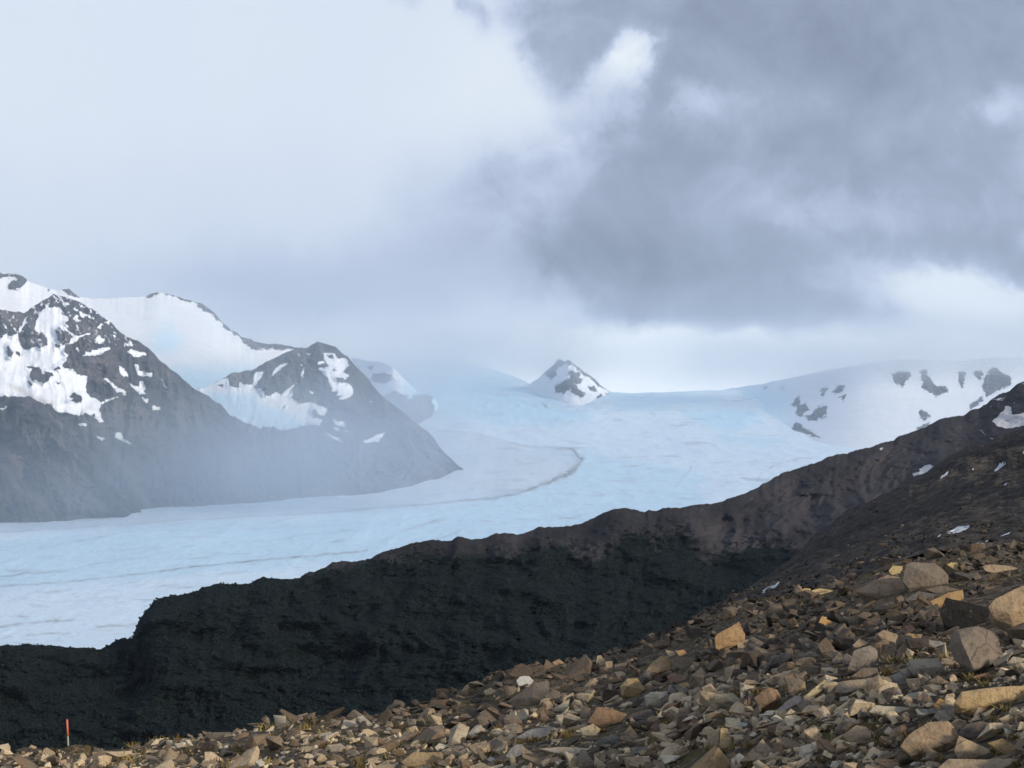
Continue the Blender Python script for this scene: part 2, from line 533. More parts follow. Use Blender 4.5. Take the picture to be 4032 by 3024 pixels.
def build_glacier():
    nx, nr = 1040, 460
    xs = np.linspace(-390, 1430, nx)
    yc = curve([(-130, 395), (250, 392), (300, 374), (350, 364), (385, 360.5), (415, 361), (445, 362), (475, 365.5), (500, 371.5),
                (520, 379), (535, 387), (545, 391), (600, 392), (640, 392.5), (700, 391), (760, 390), (1170, 390)])(xs)
    t = np.linspace(0, 1, nr)[:, None]
    y = 745 + (yc[None, :] - 745) * (1 - (1 - t) ** 1.35)
    x = np.broadcast_to(xs, y.shape)
    D = Dg(y)
    P = at(x, y, D)
    w = np.stack([P[..., 0], P[..., 1]], -1)
    rel = ridged(w[..., 0] / 260, w[..., 1] / 420, oct=5, gain=0.55) * 3.5 + fbm(w[..., 0] / 900, w[..., 1] / 1400, oct=3) * 12
    steep = np.clip((450 - y) / 60, 0, 1)
    rel = rel * (1 + 0.5 * steep)
    P[..., 2] += rel * np.clip(t * 30, 0, 1)
    # colours
    wx = x + fbm(x / 9, y / 5, oct=3) * 2.2
    wy = y + fbm(x / 9 + 40, y / 5, oct=3) * 0.6
    dirty = Z3([(400, 725), (700, 755), (800, 775), (960, 820), (1100, 848), (1340, 862), (1430, 900), (1450, 940), (1440, 970),
                (1400, 1020), (1330, 1055), (1230, 1095), (1120, 1140), (1000, 1185), (870, 1215), (600, 1245), (300, 1275), (0, 1300)]) \
        + [(206, 519.5), (0, 531.6), (-400, 540), (-400, 500), (380, 420)]
    dirt = soft(poly_sd(wx, wy, dirty), 1.6) * (0.5 + 0.3 * fbm(x / 30, y / 9, oct=3))
    main = Z3([(1250, 855), (1340, 862), (1390, 870), (1430, 900), (1450, 940), (1440, 970), (1400, 1020), (1330, 1055), (1230, 1095),
               (1120, 1140), (1000, 1185), (870, 1215), (600, 1245), (300, 1275), (0, 1300)]) + [(206, 519.5), (0, 531.6), (-400, 540)]
    wt = curve([(-130, 0.12), (0, 0.4), (300, 0.6), (400, 0.75), (500, 0.95), (545, 1.1), (570, 1.4), (585, 1.4)])(x)
    wt = np.where(y < 450, curve([(550, 0.15), (566, 0.8), (582, 1.4)])(x), wt)
    mor = np.exp(-(line_d(wx, wy, main) / curve([(0, 0.8), (400, 1.0), (545, 1.8), (590, 2.3)])(x) / (0.8 + 0.35 * vnoise(x / 5, y / 3))) ** 2) * wt
    for pts, s, wd in [
        (Z3([(1330, 866), (1385, 905), (1412, 950), (1396, 1000), (1340, 1040)]), 0.55, 0.7),
        (Z3([(400, 730), (700, 760), (800, 780), (960, 825), (1100, 850), (1250, 857)]), 0.4, 0.9),
        (Z4([(210, 790), (160, 870), (80, 950)]), 0.3, 0.7), (Z4([(570, 945), (620, 870), (700, 820), (800, 790), (960, 775)]), 0.36, 0.8),
        (Z5([(0, 610), (220, 600), (500, 570), (760, 540), (1000, 510), (1400, 460), (1800, 430), (2130, 390)]), 0.62, 0.9),
        (Z5([(-500, 640), (0, 612)]), 0.4, 0.9), (Z5([(0, 550), (150, 535), (400, 515)]), 0.5, 0.9), (Z5([(500, 480), (700, 455), (860, 445)]), 0.25, 0.9),
        (Z5([(0, 850), (150, 830), (440, 805)]), 0.5, 1.1), (Z5([(560, 845), (700, 830), (780, 820)]), 0.5, 1.2), (Z5([(160, 895), (390, 880)]), 0.45, 0.9),
        (Z5([(550, 865), (690, 860)]), 0.34, 0.7), (Z5([(0, 915), (70, 900)]), 0.3, 0.8), (Z5([(600, 405), (860, 380)]), 0.18, 0.8),
        (Z5([(1000, 290), (1500, 265), (2000, 240)]), 0.14, 1.0), (Z5([(0, 700), (200, 700), (600, 690)]), 0.12, 1.0),
        (Z3([(1180, 530), (1205, 560)]), 1.2, 0.9), (Z3([(1250, 655), (1340, 690)]), 0.5, 0.6)]:
        brk = 1.25 + 0.7 * vnoise(x / 13, y / 3)
        mor = np.maximum(mor, np.exp(-(line_d(wx, wy, pts) / wd) ** 2) * s * brk)
    blue = np.zeros_like(x)
    bx, by = x + fbm(x / 25, y / 8, oct=4) * 9, y + fbm(x / 25 + 9, y / 8, oct=4) * 3
    for pts, s in [
        (Z3([(150, 330), (400, 310), (650, 310), (850, 330), (960, 370), (1100, 470), (1150, 500), (1300, 530), (1530, 600), (1530, 660),
             (1300, 690), (900, 680), (500, 640), (380, 560), (300, 420)]), 0.62),
        (Z4([(180, 500), (350, 485), (520, 490), (600, 540), (500, 600), (300, 600), (210, 560)]), 0.7),
        (Z4([(350, 640), (560, 655), (740, 690), (600, 702), (400, 685)]), 0.6),
        (Z3([(1640, 440), (2100, 455), (2400, 480), (2100, 560), (1700, 560)]), 0.5),
        (Z3([(1100, 900), (1500, 900), (2212, 1000), (2212, 1250), (1400, 1330), (900, 1300), (1200, 1140), (1450, 1000)]), 0.42),
        ([(-130, 545), (200, 528), (400, 515), (560, 480), (700, 470), (700, 540), (400, 560), (-130, 600)], 0.42)]:
        blue = np.maximum(blue, soft(poly_sd(bx, by, pts), 6.0) * s)
    mask = rgba(np.clip(blue, 0, 1), np.clip(dirt, 0, 1), np.clip(mor, 0, 1.2), np.ones_like(x))
    # coordinates along (u) and across (v) the stream of ice
    across = (y - foot_y(np.clip(x, -130, 461))) / 40.0
    flow = np.stack([x / 300.0, across * 0.5, np.zeros_like(x), np.ones_like(x)], -1)
    o = mesh_np('glacier', P, grid_faces(nr, nx), M_ice, True, {'mask': mask, 'flow': flow})
    tag(o, 'broad pale blue glacier with dark moraine curves flowing down the valley', 'glacier', kind='structure')


build_glacier()


# ------------------------------------------------------------------ mountains beyond the glacier
def mountain(name, label, x0, x1, nx, nr, foot, crest, Df, Dc, mat, snow=(), rocks=(), ice=(), dirt=(), snow_base=False,
             jag=0.7, rib=0.012, gul=0.32, edge=0.20, bys=22.0, isoft=4.0, smooth_foot=False, sink=6.0, dust=None, prof=1.0, back=1.16, seed=0.0, cat='mountain'):
    xs = np.linspace(x0, x1, nx)
    fy, cy = foot(xs) + sink, crest(xs)
    jg = (fbm(xs / 7 + seed, seed, oct=4) * 0.8 + vnoise(xs / 1.6, seed + 3) * 0.35) * jag
    t = np.linspace(0, 1, nr)[:, None]
    px = (x1 - x0) / (nx - 1)
    sm = lambda a, w: np.convolve(np.pad(a, int(3 * w / px), 'reflect', reflect_type='odd'), np.exp(-0.5 * (np.arange(-int(3 * w / px), int(3 * w / px) + 1) * px / w) ** 2) / np.exp(-0.5 * (np.arange(-int(3 * w / px), int(3 * w / px) + 1) * px / w) ** 2).sum(), 'valid')
    w = min(22.0, (x1 - x0) / 7)
    cs = np.maximum(np.minimum(sm(cy, w), cy + 12), cy - 12)
    cs = sm(cs, 5.0)
    fy = np.maximum(sm(fy, min(12.0, w)) if smooth_foot else fy, np.maximum(cs, cy) + 1.5)
    y = fy + (cs - fy) * t + (cy - cs) * t ** 4 + jg * t ** 9
    x = np.broadcast_to(xs, y.shape)
    DF, DC = sm(Df(xs), w), sm(Dc(xs), w)
    D = DF + (DC - DF) * t ** prof
    # gullies and ribs run down the face
    wx = x + fbm(x / 4.5, y / 4.5, seed + 1, oct=4) * 1.1
    wy = y + fbm(x / 4.5, y / 4.5, seed + 7, oct=4) * 1.1
    s_sd = polys_sd(wx, wy, snow) if len(snow) else np.full(x.shape, 60.0 if snow_base else -60.0)
    if len(rocks):
        s_sd = np.minimum(s_sd, -polys_sd(wx, wy, rocks))
    R = np.clip(0.5 + s_sd * edge, 0, 1)
    R = np.maximum(R, 0.26 + 0.22 * fbm(x / 2.2, y / 2.2, seed + 6, oct=3)) if edge < 0.15 else R
    if dust is not None:
        R = np.maximum(R, dust(x, y, t))
    g = ridged(x / 17 + fbm(x / 40, t * 3 + seed, oct=2) * 0.8, t * 2.2 + seed, oct=5, gain=0.58)
    b = fbm(x / 26, y / bys, seed, oct=5, gain=0.55)
    cover = np.clip(0.5 + s_sd * 0.12, 0, 1)
    D = D * (1 - rib * (1 - 0.86 * cover) * (gul * g + 0.8 * b) * np.clip(t * 6, 0, 1) * (0.35 + 0.65 * np.clip((1 - t) * 7, 0, 1)))
    P = at(x, y, D)
    G = soft(polys_sd(wx, wy, ice), isoft) if len(ice) else np.zeros_like(x)
    B = soft(polys_sd(wx, wy, dirt), 3.0) * 0.8 if len(dirt) else np.zeros_like(x)
    # scree runs: paler debris trailing down the rock
    run = fbm((x - 0.75 * y) / 11 + fbm(x / 30, y / 30, seed + 2, oct=2), (x + y) / 60, seed + 4, oct=4, gain=0.6)
    B = np.where(s_sd < -1.0, np.clip(run * 1.5 + 0.15 + 0.35 * (0.5 - t), 0, 1), B)
    nb = 8
    q = np.linspace(0, 1, nb + 1)[1:, None, None]
    top = P[-1][None]
    dst = top * np.array([back, back, 1.0])
    dst[..., 2] = np.minimum(top[..., 2] - 300, -1150)
    Pb = top + (dst - top) * q
    Pb[..., 0:2] += fbm(Pb[..., 0] / 500, Pb[..., 2] / 400, oct=3)[..., None] * 60 * q
    P = np.concatenate([P, Pb], 0)
    ext = lambda a: np.concatenate([a, np.repeat(a[-1:], nb, 0)], 0)
    R, G, B = ext(R), ext(G), ext(B)
    o = mesh_np(name, P, grid_faces(nr + nb, nx), mat, True, {'mask': rgba(R, G, B, np.ones_like(R))})
    tag(o, label, cat, kind='structure')
    return o


Dfoot = lambda xs: Dg(foot_y(np.clip(xs, -75, 461)))

# --- the steep snow-streaked mountain on the left
A_SNOW = [Z1(p) for p in [
    [(-500, 760), (0, 720), (60, 700), (100, 715), (150, 690), (165, 760), (200, 820), (250, 830), (300, 800), (350, 820), (400, 790), (415, 740), (390, 700),
     (330, 680), (300, 650), (320, 590), (330, 520), (370, 480), (430, 465), (520, 470), (540, 510), (590, 540), (600, 580), (560, 610),
     (580, 650), (620, 690), (680, 710), (790, 680), (800, 690), (720, 730), (640, 780), (580, 800), (560, 850), (600, 880), (590, 920),
     (540, 970), (560, 1000), (640, 1000), (700, 1050), (760, 1070), (765, 1120), (740, 1190), (800, 1240), (870, 1280), (960, 1260),
     (1030, 1235), (1030, 1250), (880, 1310), (870, 1380), (890, 1440), (930, 1480), (840, 1450), (820, 1400), (740, 1390), (690, 1410),
     (600, 1390), (490, 1370), (440, 1310), (370, 1300), (250, 1240), (0, 1240), (-500, 1260)],
    [(-1700, 700), (-1500, 720), (-1300, 860), (-900, 700), (-500, 760), (-500, 1260), (-800, 1180), (-1300, 1240), (-1600, 1000)], [(-2700, 900), (-2400, 900), (-2100, 1060), (-2400, 1200), (-2650, 1100)],
    [(820, 740), (870, 720), (920, 740), (910, 780), (850, 790)], [(760, 860), (840, 835), (960, 800), (980, 820), (900, 860), (830, 890), (690, 890)],
    [(1110, 860), (1150, 825), (1200, 835), (1270, 870), (1270, 890), (1180, 895)], [(1025, 960), (1060, 970), (1085, 1010), (1115, 1060), (1080, 1070), (1040, 1010)],
    [(1175, 965), (1205, 970), (1220, 1010), (1330, 1040), (1320, 1070), (1240, 1065), (1190, 1050)],
    [(905, 1080), (940, 1085), (1000, 1135), (1080, 1190), (1095, 1230), (1020, 1195), (960, 1145)],
    [(1130, 1115), (1170, 1150), (1210, 1160), (1215, 1110), (1250, 1115), (1265, 1170), (1250, 1190), (1275, 1215), (1220, 1230), (1190, 1190), (1150, 1160)],
    [(1230, 1248), (1310, 1268), (1270, 1295)], [(1325, 1320), (1420, 1338), (1380, 1360), (1340, 1368)], [(1407, 1090), (1425, 1095), (1443, 1165), (1418, 1155)],
    [(678, 1485), (758, 1468), (748, 1498), (700, 1508)], [(843, 1572), (928, 1605), (890, 1628)], [(1000, 1550), (1052, 1552), (1084, 1610), (1150, 1655), (1080, 1645), (1003, 1592)],
    [(225, 540), (255, 535), (213, 620), (178, 695), (155, 680)], [(680, 495), (720, 505), (738, 545), (700, 545)], [(790, 535), (833, 548), (833, 573), (800, 568)],
    [(420, 400), (450, 395), (430, 445), (410, 440)], [(480, 390), (500, 395), (470, 440)], [(540, 430), (600, 415), (625, 440), (560, 455)],
    [(640, 470), (700, 480), (680, 500)], [(330, 735), (370, 740), (350, 765)], [(870, 590), (900, 620), (880, 650), (850, 640)]]]
A_ROCK = [Z1(p) for p in [
    [(470, 650), (510, 640), (560, 650), (600, 690), (630, 720), (600, 780), (540, 790), (505, 740), (490, 700)], [(487, 785), (527, 795), (520, 822), (487, 815)],
    [(50, 800), (80, 800), (112, 860), (100, 902), (60, 892), (65, 850)], [(138, 848), (168, 848), (168, 887), (138, 882)],
    [(265, 1020), (300, 985), (355, 985), (360, 1020), (350, 1040), (385, 1050), (400, 1020), (445, 1030), (450, 1070), (420, 1110), (380, 1130), (340, 1110), (280, 1090), (262, 1060)],
    [(230, 985), (300, 978), (300, 1000), (240, 1003)], [(470, 995), (520, 978), (522, 1007), (480, 1012)], [(240, 1103), (290, 1130), (280, 1142), (240, 1127)],
    [(492, 1112), (522, 1118), (510, 1142)], [(600, 1280), (640, 1255), (610, 1240), (640, 1210), (690, 1230), (715, 1250), (700, 1295), (650, 1290)],
    [(-400, 860), (-250, 830), (-200, 900), (-330, 950)], [(-900, 900), (-800, 860), (-780, 960), (-880, 1000)]]]
A_DIRT = [Z1([(80, 1140), (180, 1160), (300, 1230), (480, 1310), (430, 1340), (300, 1260), (160, 1200)]), Z1([(720, 1360), (800, 1300), (800, 1340)])]


def a_dust(x, y, t):
    n = 0.6 * fbm(x / 3.2, y / 3.0, 4.0, oct=4, gain=0.62) + 0.7 * fbm((x - 0.7 * y) / 2.4, (x + y) / 11, 8.0, oct=3)
    hi = np.clip((378 - y) / 36, 0, 1) * np.clip((168 - x) / 36, 0, 1)
    return np.clip(0.36 * hi + 0.30 * n * hi, 0, 0.8)


A_CREST = curve(Z1([(-3300, 980), (-2700, 760), (-2300, 800), (-1700, 560), (-1300, 690), (-900, 540), (-600, 620), (-300, 520), (0, 490), (60, 495), (130, 505), (205, 515), (280, 470), (350, 420), (420, 380), (470, 338), (500, 365), (560, 372), (620, 390), (700, 420),
                    (760, 450), (830, 500), (900, 550), (970, 600), (1020, 650), (1060, 690), (1130, 725), (1200, 760), (1280, 810), (1330, 860),
                    (1400, 930), (1480, 1000), (1560, 1050), (1640, 1130), (1720, 1190), (1800, 1230), (1880, 1280), (1950, 1340), (2010, 1410),
                    (2100, 1510), (2212, 1590), (2300, 1670), (2390, 1760), (2460, 1860), (2540, 1990), (2610, 2130), (2660, 2270)]))
mountain('mountain', 'steep dark mountain with a large snowfield and white streaks below its jagged summit', -375, 306, 780, 300, foot_y, A_CREST,
         lambda xs: Dfoot(xs) + 250, lambda xs: Dfoot(xs) + 300 + np.interp(xs, [-70, 55, 200, 306], [1900, 2300, 1500, 120]),
         M_left, A_SNOW, A_ROCK, (), A_DIRT, jag=1.2, rib=0.013, dust=a_dust, seed=2.3)

# --- dark foothill in front of it
A0_CREST = curve(Z1([(-3300, 1560), (-2500, 1360), (-1900, 1450), (-1200, 1250), (-600, 1330), (-200, 1260), (0, 1245), (120, 1250), (230, 1250), (300, 1290), (370, 1310), (440, 1330), (480, 1370), (520, 1440), (560, 1500), (640, 1570), (720, 1640),
                     (800, 1740), (880, 1850), (960, 1960), (1060, 2080), (1180, 2200), (1300, 2310)]))
mountain('foothill', 'dark rounded rock shoulder at the foot of the steep mountain', -375, 149, 560, 170, foot_y, A0_CREST, lambda xs: Dfoot(xs),
         lambda xs: Dfoot(xs) + np.interp(xs, [-70, 40, 149], [800, 700, 60]), M_left,
         [Z1([(-60, 1370), (0, 1350), (70, 1322), (75, 1328), (10, 1365)])], rib=0.013, jag=0.8, seed=5.1, cat='hill')

# --- second peak with the hanging glacier
C_SNOW = [Z2(p) for p in [
    [(-300, 660), (0, 655), (70, 635), (130, 600), (200, 578), (205, 640), (280, 655), (290, 600), (330, 630), (390, 630), (400, 560), (430, 530), (480, 525), (460, 590), (400, 655),
     (445, 660), (490, 690), (480, 720), (540, 710), (570, 690), (620, 705), (680, 660), (755, 605), (700, 680), (720, 710), (700, 740), (770, 780),
     (840, 765), (880, 780), (930, 790), (990, 830), (970, 865), (920, 870), (880, 830), (850, 845), (880, 880), (955, 915), (940, 930), (920, 960),
     (860, 960), (780, 965), (690, 980), (610, 1000), (540, 960), (450, 980), (350, 940), (220, 880), (110, 800), (-300, 700)],
    [(940, 380), (1030, 380), (1060, 420), (1130, 425), (1160, 470), (1110, 530), (1160, 550), (1130, 580), (1120, 610), (1175, 640), (1190, 690), (1170, 720),
     (1110, 760), (1070, 750), (1100, 720), (1030, 720), (1010, 650), (1000, 600), (940, 540), (910, 495), (960, 490), (1000, 480), (970, 440)],
    [(522, 578), (570, 508), (640, 456), (668, 473), (600, 523)], [(748, 386), (768, 392), (755, 424)], [(818, 383), (852, 388), (840, 408)],
    [(783, 498), (803, 508), (797, 572), (778, 562)], [(768, 468), (792, 478), (780, 492)], [(843, 678), (883, 688), (872, 713), (848, 707)],
    [(1038, 888), (1060, 915), (1112, 928), (1133, 973), (1080, 968), (1038, 943)], [(1008, 957), (1060, 975), (1112, 1012), (1050, 1003)],
    [(982, 1017), (1040, 1040), (1113, 1077), (1070, 1083), (1020, 1053)], [(1258, 1070), (1330, 1055), (1390, 1018), (1442, 1008), (1420, 1042), (1380, 1082), (1340, 1097), (1258, 1087)],
    [(1318, 757), (1343, 763), (1330, 778)], [(908, 438), (960, 448), (972, 467), (918, 467)], [(1128, 992), (1168, 998), (1140, 1008)]]]
C_ROCK = [Z2(p) for p in [[(1040, 580), (1110, 580), (1115, 612), (1060, 612)], [(1020, 510), (1060, 512), (1050, 528), (1022, 525)], [(985, 390), (1020, 395), (1035, 430), (1000, 420)],
                          [(620, 800), (655, 800), (640, 822)], [(1010, 690), (1060, 690), (1060, 712), (1020, 715)], [(110, 635), (165, 625), (150, 655)]]]
C_ICE = [Z2([(-200, 685), (110, 700), (300, 708), (400, 715), (450, 790), (640, 850), (800, 925), (880, 965), (610, 1020), (220, 900), (110, 790)])]
C_CREST = curve(Z2([(-260, 690), (-60, 665), (0, 655), (70, 638), (130, 600), (200, 560), (220, 545), (300, 530), (380, 520), (450, 480), (560, 420), (650, 380), (730, 345), (820, 340), (860, 310), (910, 292),
                    (960, 305), (1040, 330), (1100, 385), (1150, 410), (1200, 480), (1260, 540), (1310, 590), (1340, 640), (1400, 700), (1450, 750), (1530, 810),
                    (1600, 860), (1650, 910), (1720, 960), (1780, 1000), (1830, 1060), (1870, 1120), (1910, 1170), (1960, 1220), (2062, 1305)]))
mountain('mountain', 'pointed grey peak with a hanging blue glacier on its flank beside the moraine bend', 176, 463, 380, 250, foot_y, C_CREST,
         lambda xs: Dfoot(xs) + 40, lambda xs: Dfoot(xs) + np.interp(xs, [176, 320, 400, 463], [2800, 2600, 1700, 60]), M_left,
         C_SNOW, C_ROCK, C_ICE, (), jag=0.8, rib=0.011, seed=8.7)

# --- snow dome behind the two peaks
B_ROCK = [Z1([(1275, 372), (1330, 338), (1370, 325), (1395, 342), (1310, 383)]), Z1([(1440, 335), (1560, 365), (1650, 395), (1720, 412), (1720, 425), (1640, 410), (1560, 382), (1450, 352)]),
          Z1([(1715, 405), (1760, 415), (1850, 480), (1920, 570), (2010, 650), (2100, 710), (2212, 760), (2212, 830), (2150, 780), (2060, 712), (1960, 632), (1860, 542), (1800, 492), (1735, 462)]),
          Z2([(0, -10), (60, 20), (120, 90), (200, 170), (270, 210), (380, 260), (520, 300), (660, 310), (820, 330), (820, 380), (740, 372), (700, 342), (620, 362), (560, 332), (510, 348), (400, 352), (350, 312), (290, 267), (240, 217), (150, 142), (80, 87), (0, 42)]),
          Z1([(-300, 180), (0, 150), (60, 170), (130, 165), (190, 180), (238, 228), (220, 262), (150, 302), (70, 292), (60, 260), (110, 235), (180, 225), (120, 197), (40, 192), (-300, 240)]),
          Z1([(525, 305), (600, 298), (640, 335), (695, 378), (640, 365), (590, 335), (560, 330)]), Z1([(410, 310), (425, 305), (430, 325)]),
          Z2([(420, 300), (520, 345), (500, 360), (430, 352)])]
B_CREST = curve(Z1([(-3300, 640), (-2400, 380), (-1800, 460), (-1100, 230), (-600, 250), (-300, 190), (0, 155), (60, 175), (130, 170), (190, 185), (230, 220), (245, 240), (300, 260), (350, 282), (420, 300), (500, 318), (540, 310), (600, 303), (640, 340), (690, 374),
                    (820, 388), (1100, 380), (1250, 370), (1320, 345), (1370, 333), (1450, 348), (1560, 375), (1650, 403), (1730, 420), (1850, 490), (1920, 580), (2010, 660), (2100, 720), (2212, 760)])
                + Z2([(120, 100), (200, 180), (270, 220), (380, 270), (520, 310), (660, 320), (760, 340), (900, 350), (1100, 420), (1300, 620), (1500, 900)]))
mountain('snow_dome', 'smooth snow covered dome with a thin rocky crest behind the two dark peaks', -375, 395, 700, 160, lambda xs: 0 * xs + 425, B_CREST,
         lambda xs: 0 * xs + 16800, lambda xs: 0 * xs + 18000 + np.interp(xs, [300, 390], [0, 1500]), M_far, (), B_ROCK,
         [Z1([(1480, 990), (2212, 980), (2212, 1300), (1400, 1300)]), Z2([(0, 500), (400, 495), (300, 700), (0, 700)]), Z1([(1330, 740), (1450, 600), (1580, 760), (1500, 860), (1360, 850)])],
         (), snow_base=True, jag=0.7, rib=0.003, gul=0.0, bys=7.0, isoft=9.0, seed=11.9, edge=0.12)

# --- the small rock peak standing out of the icefield
F_ROCK = [Z3(p) for p in [
    [(1190, 310), (1235, 260), (1255, 235), (1285, 200), (1335, 205), (1338, 230), (1295, 260), (1270, 290), (1275, 320), (1222, 354)], [(1343, 205), (1365, 200), (1400, 240), (1350, 252)],
    [(1395, 228), (1440, 270), (1480, 310), (1540, 335), (1600, 390), (1655, 430), (1650, 440), (1590, 405), (1535, 358), (1475, 328), (1435, 292), (1392, 248)],
    [(1268, 410), (1310, 380), (1368, 350), (1368, 308), (1400, 297), (1443, 318), (1443, 345), (1468, 355), (1440, 388), (1402, 378), (1422, 405), (1442, 428),
     (1478, 460), (1455, 493), (1408, 463), (1380, 442), (1380, 422), (1342, 442), (1325, 478), (1308, 452), (1268, 442)],
    [(1508, 403), (1547, 408), (1568, 447), (1530, 442)], [(1568, 490), (1600, 458), (1606, 480), (1580, 503)], [(1630, 458), (1648, 462), (1640, 480)]]]
F_CREST = curve(Z3([(1040, 420), (1100, 370), (1150, 340), (1195, 305), (1240, 258), (1290, 208), (1340, 224), (1360, 210), (1400, 238), (1480, 310), (1540, 343), (1600, 398), (1650, 435), (1700, 460)]))
F_FOOT = curve(Z3([(1040, 425), (1100, 452), (1200, 505), (1350, 545), (1480, 562), (1580, 530), (1650, 475), (1700, 462)]))
mountain('rocky_peak', 'small isolated rocky peak rising out of the white icefield under the clouds', 526, 614, 150, 90, F_FOOT, F_CREST, lambda xs: Dg(F_FOOT(xs)), lambda xs: Dg(F_FOOT(xs)) + 1100, M_far,
         (), F_ROCK, (), (), snow_base=True, jag=1.0, rib=0.006, sink=2.0, seed=14.2, edge=0.12)

# --- rock outcrop beside the icefall, half veiled
E_ROCK = [Z2(p) for p in [[(1400, 740), (1460, 700), (1540, 690), (1630, 720), (1612, 760), (1650, 748), (1680, 708), (1760, 712), (1842, 728), (1812, 760), (1832, 860), (1812, 930), (1760, 965), (1650, 930), (1560, 860)],
                          [(1328, 590), (1350, 548), (1420, 543), (1490, 558), (1502, 590), (1430, 622), (1338, 612)], [(1308, 490), (1355, 478), (1340, 517)]]]
E_HOLE = [Z2([(1690, 760), (1715, 770), (1700, 795)]), Z2([(1725, 810), (1745, 820), (1735, 835)])]
E_CREST = curve(Z2([(1180, 420), (1300, 445), (1400, 450), (1500, 490), (1600, 600), (1700, 690), (1780, 705), (1840, 725), (1862, 800), (1890, 880)]))
E_FOOT = curve(Z2([(1180, 800), (1500, 960), (1760, 975), (1840, 930), (1890, 885)]))
mountain('rock_outcrop', 'dark rock outcrop in snow beside the icefall, right of the pointed peak', 352, 441, 130, 120, E_FOOT, E_CREST, lambda xs: Dg(E_FOOT(xs)), lambda xs: Dg(E_FOOT(xs)) + 1300, M_far,
         (), E_ROCK, [[(395, 330), (460, 330), (460, 480), (415, 480)]], (), snow_base=True, jag=0.5, rib=0.006, sink=2.0, seed=21.2, edge=0.12)

# --- the white mountains closing the icefield on the right
G_ROCK = [Z4(p) for p in [
    [(1405, 270), (1450, 252), (1500, 247), (1528, 265), (1512, 290), (1492, 312), (1482, 343), (1440, 327)], [(1577, 250), (1622, 237), (1632, 290), (1652, 320), (1680, 343), (1743, 343), (1743, 377), (1680, 398), (1640, 378), (1592, 352), (1600, 310)],
    [(1812, 257), (1853, 257), (1853, 300), (1836, 348), (1818, 310)], [(1908, 247), (1963, 258), (1952, 303), (1918, 288)], [(1958, 340), (1988, 270), (2020, 227), (2062, 248), (2133, 288), (2133, 333), (2040, 373), (1990, 413), (1978, 372)],
    [(788, 457), (840, 402), (853, 450), (812, 463)], [(823, 500), (838, 458), (888, 443), (897, 480), (860, 523)], [(883, 520), (920, 508), (960, 468), (1013, 463), (1008, 512), (960, 548), (898, 543)],
    [(743, 610), (800, 598), (820, 567), (852, 568), (872, 593), (920, 622), (965, 655), (860, 617), (780, 618)], [(1572, 490), (1600, 480), (1643, 525), (1610, 548), (1578, 527)],
    [(978, 355), (1022, 342), (1022, 362), (1002, 372), (992, 403), (978, 387)], [(1052, 377), (1078, 338), (1123, 332), (1112, 357), (1070, 393)], [(1093, 410), (1127, 388), (1112, 433)],
    [(610, 340), (652, 342), (640, 355)], [(733, 336), (753, 343), (745, 361)], [(1880, 450), (1960, 400), (1960, 430), (1890, 480)], [(1560, 600), (1640, 560), (1640, 580), (1570, 620)],
    [(1085, 733), (1105, 733), (1100, 742)], [(1115, 733), (1132, 733), (1128, 741)]]]
G_CREST = curve([(690, 391), (720, 390), (760, 384), (790, 378), (830, 370), (870, 363), (900, 360), (930, 360), (960, 361), (990, 358), (1024, 356), (1100, 352), (1180, 350)])
G_FOOT = curve([(690, 392), (720, 394), (750, 410), (780, 430), (815, 444), (850, 452), (1180, 455)])
mountain('snowy_mountain', 'white snow mountain with scattered rock patches above the icefield, half lost in cloud', 691, 1430, 780, 170, G_FOOT, G_CREST, lambda xs: Dg(G_FOOT(xs)), lambda xs: Dg(G_FOOT(xs)) + np.interp(xs, [691, 800, 1180], [800, 4200, 4600]), M_far,
         (), G_ROCK, [[(640, 350), (772, 350), (800, 470), (640, 470)]], (), snow_base=True, jag=0.5, rib=0.0022, gul=0.0, bys=5.0, isoft=26.0, smooth_foot=True, sink=2.0, seed=17.3, edge=0.12)

# ------------------------------------------------------------------ near ridge with its forest
R_CREST = curve(V([(-900, 1440), (-700, 1395), (-500, 1425), (-300, 1410), (-100, 1392), (0, 1395), (60, 1392), (120, 1397), (190, 1401), (215, 1402), (240, 1388), (262, 1380), (285, 1378), (292, 1362), (300, 1340), (318, 1318), (330, 1298), (342, 1292),
                   (375, 1287), (405, 1279), (428, 1277), (440, 1265), (470, 1262), (510, 1262), (545, 1260), (565, 1246), (590, 1247), (615, 1250), (648, 1248), (660, 1238), (690, 1233),
                   (703, 1226), (720, 1215), (760, 1212), (800, 1208), (815, 1198), (835, 1188), (870, 1182), (900, 1170), (935, 1166), (975, 1168), (990, 1160), (1010, 1162), (1050, 1164), (1065, 1155),
                   (1090, 1148), (1120, 1154), (1160, 1140), (1200, 1138), (1240, 1136), (1260, 1130), (1290, 1115), (1320, 1101), (1345, 1098), (1370, 1100), (1390, 1108), (1400, 1104), (1440, 1096), (1470, 1098),
                   (1490, 1092), (1560, 1082), (1605, 1066), (1640, 1050), (1690, 1022), (1730, 1008), (1760, 1000), (1790, 985), (1830, 980), (1850, 972), (1880, 966), (1920, 952), (1960, 938), (2000, 922), (2030, 905),
                   (2080, 895), (2120, 880), (2150, 858), (2180, 842), (2212, 823), (2300, 790), (2500, 720), (2800, 650), (3150, 600)]))
R_low = curve([(-140, 790), (0, 790), (200, 780), (400, 740), (600, 680), (700, 655), (800, 600), (860, 560), (940, 510), (1024, 480), (1160, 440)])
R_Dc = curve([(-140, 1200), (0, 1250), (300, 1320), (512, 1420), (700, 1600), (860, 1900), (1024, 2200), (1160, 2300)])
